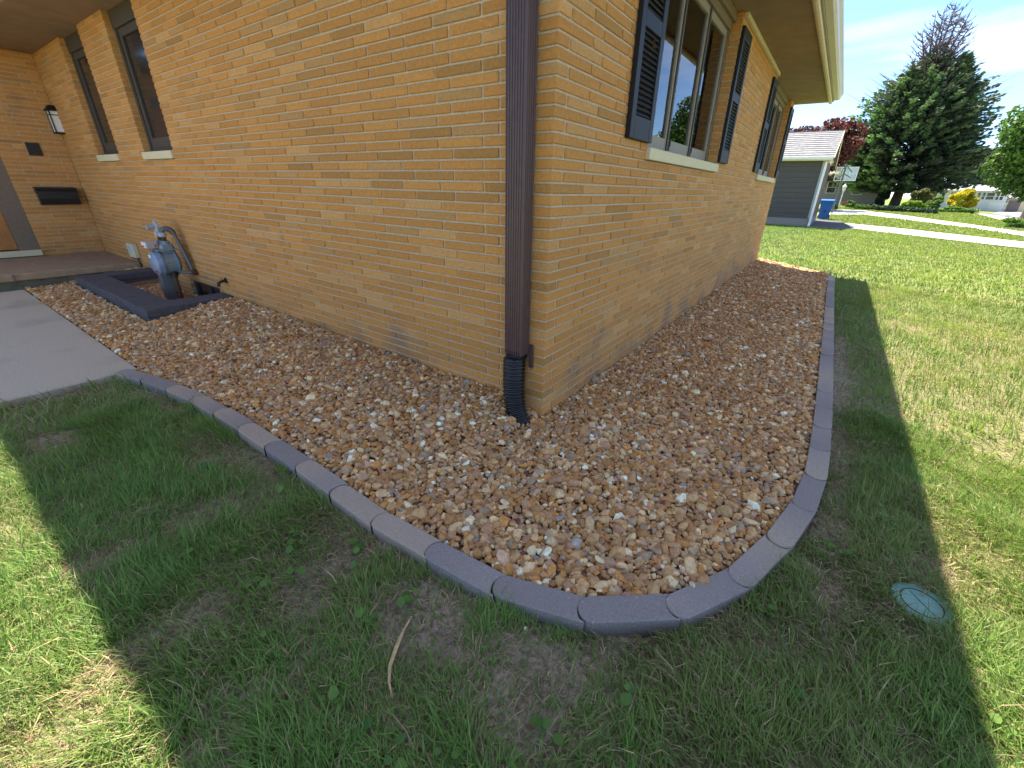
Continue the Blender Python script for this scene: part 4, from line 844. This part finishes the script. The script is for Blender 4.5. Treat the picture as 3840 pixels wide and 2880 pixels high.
mb = MB(); mb.tube([(33+9*_m.cos(a), 1519+9*_m.sin(a), 94) for a in np.linspace(0, 6.283, 21)], .45, 6); part(mb, 'rim', M['red'], bh)

# ------------------------------------------------------------------ lamp post
lpz = float(tz0(38, 2000)); lm = empty('lamp_post', 'white lamp post with lantern head in the neighbour garden bed', 'lamp post', loc=(38, 2000, lpz))
mb = MB(); mb.tube([(38, 2000, lpz-2), (38, 2000, lpz+6), (38, 2000, lpz+8), (38, 2000, lpz+54)], [3.4, 3.2, 2.0, 1.9], 12); part(mb, 'post', M['whitepaint'], lm)
mb = MB(); mb.tube([(38, 2000, lpz+54), (38, 2000, lpz+57), (38, 2000, lpz+69)], [2.4, 4.6, 6.4], 6); part(mb, 'lantern', M['frost'], lm); mb = MB(); mb.tube([(38, 2000, lpz+69), (38, 2000, lpz+71), (38, 2000, lpz+77), (38, 2000, lpz+80)], [7.4, 7, 2, .5], 6); part(mb, 'cap', M['whitepaint'], lm)

# ------------------------------------------------------------------ houses beyond
def hwin(root, x0, x1, y, z0, z1, tw=2.6, m2='whitepaint'):
    mb = MB(); mb.box(x0-tw, x1+tw, y-1.6, y-.1, z1, z1+tw); mb.box(x0-tw, x1+tw, y-1.8, y-.1, z0-tw, z0); mb.box(x0-tw, x0, y-1.6, y-.1, z0, z1); mb.box(x1, x1+tw, y-1.6, y-.1, z0, z1)
    w = part(mb, 'window', M[m2], root); mb = MB(); mb.box(x0, x1, y-.9, y-.3, z0, z1); part_sub(mb, 'pane', M['pane'], w); mb = MB(); mb.box(x0, x1, y-1.3, y-.92, (z0+z1)/2-.8, (z0+z1)/2+.8); part_sub(mb, 'sash_bar', M[m2], w)
def gable(root, x0, x1, ye, yr, ez, rz, m_, y1, th=4):
    for a, b in ((ye, yr), (y1, yr)):
        mb = MB(); mb.add([(x0, a, ez), (x1, a, ez), (x1, b, rz), (x0, b, rz), (x0, a, ez+th), (x1, a, ez+th), (x1, b, rz+th), (x0, b, rz+th)], [(0, 3, 2, 1), (4, 5, 6, 7), (0, 1, 5, 4), (1, 2, 6, 5), (2, 3, 7, 6), (3, 0, 4, 7)]); part(mb, 'roof', m_, root)
gh = empty('gray_house', 'beige grey sided house with pale roof behind the big spruce', 'house', loc=(30, 2550, 8))
mb = MB(); mb.box(-170, 203, 2551, 2790, 0, 136); mb.prism([(2551, 136), (2790, 136), (2670, 246)], 190, 203, 'x'); part(mb, 'wall', M['beige'], gh)
mb = MB()
for i in range(24): z = 16+5*i; mb.prism([(2551.5, z), (2549.8, z), (2550.7, z+4.9), (2551.5, z+4.9)], -170, 203, 'x')
o = part(mb, 'siding', M['beige'], gh); o['kind'] = 'stuff'
gable(gh, -185, 214, 2534, 2670, 134, 248, mat('pale_roof', (.52, .52, .53), .9, var=.1, nscale=6), 2806)
hwin(gh, 71, 108, 2550, 57, 104); hwin(gh, -30, 3, 2550, 60, 106)
mb = MB(); mb.box(-75, 12, 2500, 2549.5, 108, 134); part(mb, 'porch_shade_fill', M['darkfill'], gh); mb = MB(); mb.prism([(2490, 136), (2490, 139), (2552, 178), (2552, 172)], -80, 16, 'x'); part(mb, 'porch_roof', M['tan'], gh); mb = MB(); mb.box(-80, 16, 2488, 2490, 134.5, 139); part(mb, 'gutter', M['whitepaint'], gh)  # dark box painted as the shade under the porch roof
mb = MB(); mb.box(120, 170, 2549.4, 2550, 10, 16); part(mb, 'vent', M['darkfill'], gh)
mb = MB(); mb.box(38, 47, 2547.5, 2549.7, 62, 76); part(mb, 'meter_box', M['beige'], gh)
wh = empty('white_house', 'white bungalow with grey hipped roof and white railing far across the road', 'house', loc=(520, 2900, -4))
mb = MB(); mb.box(372, 659, 2900, 3140, -10, 84); part(mb, 'wall', M['whitehouse'], wh)
mb = MB(); a = [(360, 2885, 84), (674, 2885, 84), (674, 3155, 84), (360, 3155, 84), (470, 3020, 116), (570, 3020, 116)]; mb.add(a+[(x, y, z-3) for x, y, z in a[:4]], [(0, 1, 5, 4), (1, 2, 5), (2, 3, 4, 5), (3, 0, 4), (0, 6, 7, 1), (1, 7, 8, 2), (2, 8, 9, 3), (3, 9, 6, 0), (6, 9, 8, 7)]); part(mb, 'roof', mat('white_house_roof', (.42, .43, .45), .95, var=.12, nscale=5), wh)
for a, b in ((556, 566), (572, 582), (587, 613), (619, 629), (633, 643)): hwin(wh, a, b, 2900, 47, 76, 1.8)
hwin(wh, 430, 442, 2900, 30, 74, 2); hwin(wh, 462, 490, 2900, 45, 74, 2)
for i in range(12): mb = MB(); x = 604+i*4.6; mb.box(x, x+1.4, 2868, 2869.4, -2, 32); part(mb, 'rail_post', M['whitepaint'], wh)
for z in (32, 12): mb = MB(); mb.box(600, 662, 2868, 2869.4, z, z+2); part(mb, 'rail', M['whitepaint'], wh)
fg = empty('far_garage', 'low garage with brown door beyond the white house', 'garage', loc=(740, 3000, -4))
mb = MB(); mb.box(684, 900, 3001, 3240, -10, 52); part(mb, 'wall', M['creampaint'], fg); gable(fg, 674, 910, 2985, 3120, 51, 84, mat('far_garage_roof', (.2, .19, .19), .95, var=.15, nscale=5), 3255)
mb = MB(); mb.box(690, 731, 2999.4, 3001, -4, 47); part(mb, 'door', mat('brown_garage_door', (.2, .16, .14), .7), fg); mb = MB(); mb.box(687, 734, 2998.6, 2999.3, 47.2, 50); part(mb, 'lintel', M['whitepaint'], fg)

# ------------------------------------------------------------------ trees and shrubs
def leaves(C_, Nrm, size, cols, aspect=.62, jit=.8):
    """one rhombus leaf per centre"""
    n = len(C_); d = Nrm+rng.normal(0, jit, (n, 3)); d /= np.linalg.norm(d, axis=1)[:, None]; r = rng.normal(size=(n, 3)); u = np.cross(d, r); u /= np.linalg.norm(u, axis=1)[:, None]; w = np.cross(d, u); s = size*rng.uniform(.6, 1.35, n)[:, None]
    V = np.stack([C_-u*s, C_+w*s*aspect+d*s*.12, C_+u*s, C_-w*s*aspect+d*s*.12], 1).reshape(-1, 3); F = (np.array([(0, 1, 2, 3)])[None]+(np.arange(n)*4)[:, None, None]).reshape(-1, 4); return V, F, np.repeat(cols, 4, 0)
def blob_points(blobs, n, shell=.55):
    B = np.array(blobs); vol = np.prod(B[:, 3:6], 1)**(2/3); k = rng.choice(len(B), n, p=vol/vol.sum()); d = rng.normal(size=(n, 3)); d /= np.linalg.norm(d, axis=1)[:, None]; r = (rng.uniform(shell**3, 1, n)**(1/3))[:, None]
    return B[k, :3]+d*r*B[k, 3:6], d, k
def crown_blobs(c, R, n, br=.34):
    out = []
    for i in range(n):
        d = rng.normal(size=3); d /= np.linalg.norm(d); r = rng.uniform(.35, .95)**.5; q = np.array(c)+d*np.array(R)*r*.8; s = br*rng.uniform(.6, 1.25); out.append((*q, R[0]*s, R[1]*s, R[2]*s*.8))
    return out
def leafy(name, label, cat, c, R, nb, nl, size, pal, group=None, trunk=None, br=.34):
    root = empty(name, label, cat, group, loc=(c[0], c[1], trunk if trunk is not None else c[2]-R[2]))
    bl = crown_blobs(c, R, nb, br); P_, d, k = blob_points(bl, nl); bt = rng.uniform(.75, 1.25, len(bl))[k][:, None]; pal = np.array(pal); g = rng.random((nl, 1)); cols = (pal[0]*(1-g)+pal[1]*g)*bt
    V, F, T = leaves(P_, d*.8+np.array((0, 0, .3)), size, cols); o = npmesh('crown' if trunk is not None else 'foliage', V, F, M['leaf'], T); child(o, root)
    mb = MB()
    if trunk is not None:
        mb.tube([(c[0], c[1], trunk-4), (c[0]+R[0]*.02, c[1], trunk+(c[2]-trunk)*.5), (c[0], c[1], c[2]+R[2]*.4)], [R[0]*.09, R[0]*.07, R[0]*.02], 8)
        for i in range(9): a = rng.uniform(0, 6.28); z = c[2]-R[2]*rng.uniform(.1, .7); mb.tube([(c[0], c[1], z), (c[0]+math.cos(a)*R[0]*.4, c[1]+math.sin(a)*R[1]*.4, z+R[2]*.25), (c[0]+math.cos(a)*R[0]*.75, c[1]+math.sin(a)*R[1]*.75, z+R[2]*.55)], [R[0]*.03, R[0]*.02, R[0]*.008], 6)
        part(mb, 'trunk', M['bark'], root, smooth='all')
    else:
        for i in range(7): a = rng.uniform(0, 6.28); mb.tube([(c[0], c[1], c[2]-R[2]*1.05), (c[0]+math.cos(a)*R[0]*.5, c[1]+math.sin(a)*R[1]*.5, c[2]+R[2]*.2)], [R[0]*.03, R[0]*.01], 5)
        part(mb, 'stems', M['bark'], root)
    return root
# the big spruce with its bare top
sz = float(tz0(225, 2350)); spr = empty('spruce_tree', 'huge dark blue green spruce with a dead bare top', 'tree', loc=(225, 2350, sz))
SC = np.array((200., 2350.)); mb = MB()
mb.tube([(223, 2350, sz-6), (224, 2350, sz+8), (226, 2350, sz+60), (222, 2350, 230), (208, 2350, 420), (202, 2350, 520)], [24, 18.5, 16, 13, 8, 5], 12); part(mb, 'trunk', M['bark'], spr, smooth='all')
def sprof(z): return np.interp(z, [85, 110, 150, 200, 250, 330, 400, 450, 490, 520], [165, 220, 250, 258, 250, 220, 172, 120, 70, 28])
AX = [(200, 2350, 92, 515, None), (138, 2270, 330, 468, 80), (272, 2280, 330, 500, 82), (205, 2240, 260, 440, 95), (90, 2260, 200, 350, 95), (330, 2280, 180, 330, 100)]
C_ = []; Dr = []; Tp = []; Br = MB(); vigor = {}
for ax, ay, za, zb, rr0 in AX:
  for z in np.arange(za, zb, 9.5):
    nbr = int(13+rng.integers(0, 4)) if rr0 is None else 9; ph = rng.uniform(0, 6.28)
    for b in range(nbr):
        a = ph+2*math.pi*b/nbr+rng.normal(0, .12); lobe = .80+.36*float(vnoise(a*1.6+20, z/62., 51)); Rr = (float(sprof(z)) if rr0 is None else 8+rr0*(zb-z)/(zb-za))*lobe*rng.uniform(.82, 1.08); h = z+rng.normal(0, 5); vg = rng.random()
        sl = np.interp(z, [90, 300, 540], [-.26, -.02, .45]); nseg = max(4, int(Rr/11))
        for i in range(nseg+1):
            t = (i+1)/(nseg+1); r = Rr*t
            if r < Rr*.22: continue
            p = np.array((ax+math.cos(a)*r, ay+math.sin(a)*r, h+sl*r*.6+14*(t**3)-6*math.sin(t*3))); wd = (1-t)*26+7
            for q in range(6):
                sd = rng.uniform(-1, 1); C_.append(p+np.array((-math.sin(a)*sd*wd, math.cos(a)*sd*wd, rng.normal(0, 3.2)-abs(sd)*4))); dd_ = np.array((math.cos(a)-math.sin(a)*sd*.9, math.sin(a)+math.cos(a)*sd*.9, rng.normal(.02, .22)+.25*t)); Dr.append(dd_/np.linalg.norm(dd_)); Tp.append((t, vg, z if rr0 is None else min(z, 425)))
        if b % 3 == 0: Br.tube([(ax, ay, h), (ax+math.cos(a)*Rr*.55, ay+math.sin(a)*Rr*.55, h+sl*Rr*.33), (ax+math.cos(a)*Rr*.97, ay+math.sin(a)*Rr*.97, h+sl*Rr*.6+10)], [2.2, 1.3, .4], 4)
C_ = np.array(C_); Dr = np.array(Dr); Tp = np.array(Tp); n = len(C_); print('sprays', n)
keep = rng.random(n) < np.where(Tp[:, 2] > 440, .42, .95); C_, Dr, Tp = C_[keep], Dr[keep], Tp[keep]; n = len(C_)
ln = rng.uniform(11, 21, n)[:, None]; side = np.cross(Dr, np.array((0, 0, 1.))); side /= np.linalg.norm(side, axis=1)[:, None]; upv = np.cross(side, Dr); side = side*np.cos(rng.normal(0, .5, n))[:, None]+upv*np.sin(rng.normal(0, .5, n))[:, None]; upv = np.cross(side, Dr)
w_ = ln*rng.uniform(.2, .36, (n, 1)); B0 = C_-Dr*ln*.5; V = np.stack([B0, C_+side*w_-Dr*ln*.1+upv*1.0, C_+Dr*ln*.5+upv*.8, C_-side*w_-Dr*ln*.1+upv*1.0], 1).reshape(-1, 3)
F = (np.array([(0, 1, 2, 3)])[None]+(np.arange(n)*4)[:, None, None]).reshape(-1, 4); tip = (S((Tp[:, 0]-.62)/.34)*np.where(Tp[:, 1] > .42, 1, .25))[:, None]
left = S((200-C_[:, 0]+60)/260)[:, None]; cols = np.array((.115, .145, .105))*(1-tip)+np.array((.21, .34, .12))*tip*(.45+.55*left)+np.array((.11, .15, .11))*tip*(1-left)*.5; gy_ = ((Tp[:, 2] > 426) & (rng.random(n) < .6))[:, None]; cols = np.where(gy_, np.array((.13, .13, .085)), cols)*rng.uniform(.7, 1.3, (n, 1))*(.72+.56*Tp[:, 1:2])  # tips on the left painted brighter, sunlight from that side put into the colour
child(npmesh('crown', V, F, M['needle'], np.repeat(cols, 4, 0)), spr); part(Br, 'limbs', M['bark'], spr)
dt = MB()
for (x_, zt_, b0, yy) in ((150, 655, 420, 0), (172, 672, 410, 14), (196, 676, 420, -10), (222, 668, 420, 8), (245, 650, 430, -14), (128, 610, 440, 10), (262, 615, 440, 0), (185, 640, 460, 24)):
    q0 = np.array((200+(x_-200)*.2, 2350+yy*.4, b0)); q1 = np.array((x_, 2350+yy*1.6, zt_)); dt.tube([q0, (q0*.6+q1*.4)+np.array((0, 0, 6)), q1], [5.4, 3.4, .8], 6)
    for i in range(40):
        t = rng.uniform(.08, .97); p = q0*(1-t)+q1*t; a = rng.uniform(0, 6.28); l = rng.uniform(30, 92)*(1.1-t*.78); e = p+np.array((math.cos(a)*l*.85, math.sin(a)*l*.85, l*rng.uniform(.2, .75))); m_ = (p+e)/2-np.array((0, 0, l*.1)); dt.tube([p, m_, e], [1.5, 1.05, .45], 4, False)
        for k in range(6): u = rng.uniform(.3, .97); pp_ = p*(1-u)+e*u-np.array((0, 0, l*.1*4*u*(1-u)*.5)); dt.tube([pp_, pp_+np.array((math.cos(a+rng.normal(0, .9))*l*.26, math.sin(a)*l*.26, l*rng.uniform(.08, .36)))], [.8, .35], 3, False)
for i in range(150):
    a = rng.uniform(0, 6.28); z = rng.uniform(330, 560); r = float(sprof(z)); l = r*rng.uniform(.9, 1.16)+rng.uniform(0, 26); dt.tube([(200, 2350, z), (200+math.cos(a)*l*.6, 2350+math.sin(a)*l*.6, z+l*.10), (200+math.cos(a)*l, 2350+math.sin(a)*l, z+l*.32)], [1.8, 1.2, .45], 4, False)
part(dt, 'dead_top', M['deadwood'], spr)
RED = [(.085, .022, .018), (.17, .055, .04)]; GRN = [(.045, .095, .02), (.12, .20, .04)]; LIME = [(.14, .26, .02), (.26, .40, .04)]; YEL = [(.42, .38, .02), (.62, .52, .03)]; OLV = [(.10, .12, .03), (.22, .20, .06)]; DRK = [(.022, .045, .022), (.05, .085, .035)]
leafy('maple_tree', 'dark red leaved maple tree rising behind the garage roof', 'tree', (-55, 1750, 196), (122, 95, 92), 30, 11000, 5.5, RED, 'red maples behind the garage', trunk=2)
leafy('maple_tree', 'second red maple partly hidden by the far house corner', 'tree', (-215, 1720, 195), (66, 70, 92), 16, 5000, 5.5, RED, 'red maples behind the garage', trunk=2)
leafy('leafy_tree', 'small bright green tree between the two red maples', 'tree', (-128, 1900, 165), (60, 60, 88), 14, 4500, 5.5, [(.09, .18, .03), (.2, .3, .06)], trunk=4)
leafy('leafy_tree', 'tall bright green tree at the right edge of the view', 'tree', (520, 1930, 215), (150, 120, 190), 44, 15000, 6.5, [(.06, .13, .02), (.15, .25, .045)], trunk=4)
leafy('dark_conifer', 'dark evergreen behind the white house roof', 'tree', (575, 3300, 130), (95, 90, 170), 30, 9000, 9, DRK, trunk=-4)
leafy('leafy_tree', 'broad green tree far behind the white house', 'tree', (760, 3700, 170), (220, 160, 170), 30, 9000, 11, GRN, trunk=-4)
for x, y, r, h, w__ in ((900, 1650, 150, 190, 'nearest'), (1250, 1500, 170, 200, 'middle'), (1500, 2300, 220, 230, 'farthest')): leafy('leafy_tree', w__+' of three leafy trees beyond the right edge, mirrored in the window panes', 'tree', (x, y, h), (r, r, h*.85), 26, 8000, 8, GRN, 'trees mirrored in the side windows', trunk=-4)
leafy('shrub', 'golden yellow shrub in the garden bed before the white house', 'shrub', (362, 1960, 44), (40, 34, 36), 18, 5500, 3.4, YEL, br=.36)
leafy('shrub', 'green rounded shrub to the left of the yellow shrub', 'shrub', (304, 1960, 34), (28, 26, 22), 10, 3000, 3.2, [(.09, .17, .03), (.2, .3, .05)], br=.42)
leafy('shrub', 'olive brown shrub tucked beside the spruce trunk', 'shrub', (262, 2020, 44), (30, 30, 34), 12, 3200, 3.4, OLV, br=.4)
leafy('shrub', 'tawny shrub between the olive and green shrubs', 'shrub', (292, 2060, 42), (24, 24, 26), 10, 2200, 3.4, [(.16, .14, .04), (.3, .24, .08)], br=.4)
leafy('shrub', 'bright lime green low shrub right of the spruce trunk', 'shrub', (238, 1900, 24), (36, 26, 14), 12, 3000, 3.4, LIME, br=.42)
leafy('shrub', 'dark ivy covered bush left of the spruce trunk', 'shrub', (180, 2300, 42), (24, 24, 40), 9, 1800, 5, DRK, br=.42)
leafy('hosta_bed', 'low leafy green plants in front of the yellow shrub', 'plants', (352, 1885, 14), (56, 20, 12), 18, 3000, 4, [(.09, .2, .03), (.2, .34, .06)], br=.3)
leafy('round_bush', 'dense green bush at the right edge beside the driveway', 'bush', (334, 1195, 5), (24, 22, 11), 16, 5000, 2.2, [(.07, .17, .02), (.15, .28, .04)], br=.4)
leafy('flower_plant', 'leafy green garden plant at the lamp post foot', 'plant', (22, 1700, 16), (17, 15, 15), 7, 1200, 3, [(.08, .18, .03), (.2, .32, .07)], br=.45)
leafy('flower_plant', 'bushy green plant right of the lamp post', 'plant', (72, 1830, 20), (18, 16, 15), 7, 1200, 3, [(.08, .16, .03), (.17, .28, .06)], br=.45)
leafy('flower_plant', 'red flowering plant near the lamp post', 'plant', (54, 1850, 26), (8, 8, 9), 4, 300, 2.2, [(.22, .05, .05), (.35, .1, .1)], br=.5)
# hedge along the bed under the spruce
hd = empty('hedge', 'long low clipped dark hedge under the spruce', 'hedge', loc=(180, 1790, 5)); bl = []
for i in range(46): t = i/45; x, y = 88+(276-88)*t, 1862+(1730-1862)*t; bl.append((x, y+rng.normal(0, 3), float(tz0(x, y))+7.5+rng.normal(0, 1), 9, 12, 7.5+rng.normal(0, .8)))
P_, d, k = blob_points(bl, 9000, .7); g = rng.random((9000, 1)); lft = S((150-P_[:, :1])/50); cols = (np.array((.022, .048, .022))*(1-g)+np.array((.05, .095, .04))*g)*(1-lft)+np.array((.09, .18, .035))*(.6+.8*g)*lft
V, F, T = leaves(P_, d, 2.6, cols); child(npmesh('foliage', V, F, M['leaf'], T), hd); mb = MB()
for i in range(12): t = i/11; x, y = 92+(272-92)*t, 1860+(1733-1860)*t; mb.tube([(x, y, 0), (x+1, y, float(tz0(x, y))+12)], [1.2, .6], 5)
part(mb, 'stems', M['bark'], hd)
v, f = stones(3, 2)
for i, (x, y, s, lb) in enumerate(((26, 1640, 11, 'large tan garden rock by the bin side flower bed'), (44, 1600, 6, 'small pale garden rock in the flower bed'))):
    mb = MB(); mb.add(v[i]*np.array((s, s, s*.8))+np.array((x, y, float(tz0(x, y))+s*.3)), [tuple(q) for q in f]); mb.build('garden_rock', M['rock'], label=lb, cat='rock')
up = empty('utility_pole', 'weathered wooden utility pole at the right edge', 'utility pole', loc=(458, 1712, 0)); mb = MB(); mb.tube([(458, 1712, -4), (458, 1712, 150), (459, 1712, 330)], [6.2, 5.6, 4.6], 12); part(mb, 'pole', M['wood'], up, smooth=True); mb = MB(); mb.box(420, 498, 1709, 1713, 306, 311); part(mb, 'crossarm', M['wood'], up)
mb = MB(); mb.tube([(600, 2990, 158), (700, 3000, 154), (900, 3010, 162)], 1.2, 6); mb.build('power_line', M['whitepaint'], label='thin pale overhead wire between the trees', cat='wire')
mb = MB(); mb.box(316, 350, 1168, 1172, -5, -1.5, .4); mb.build('timber_edge', M['wood'], label='short pale timber edge below the green bush', cat='timber')
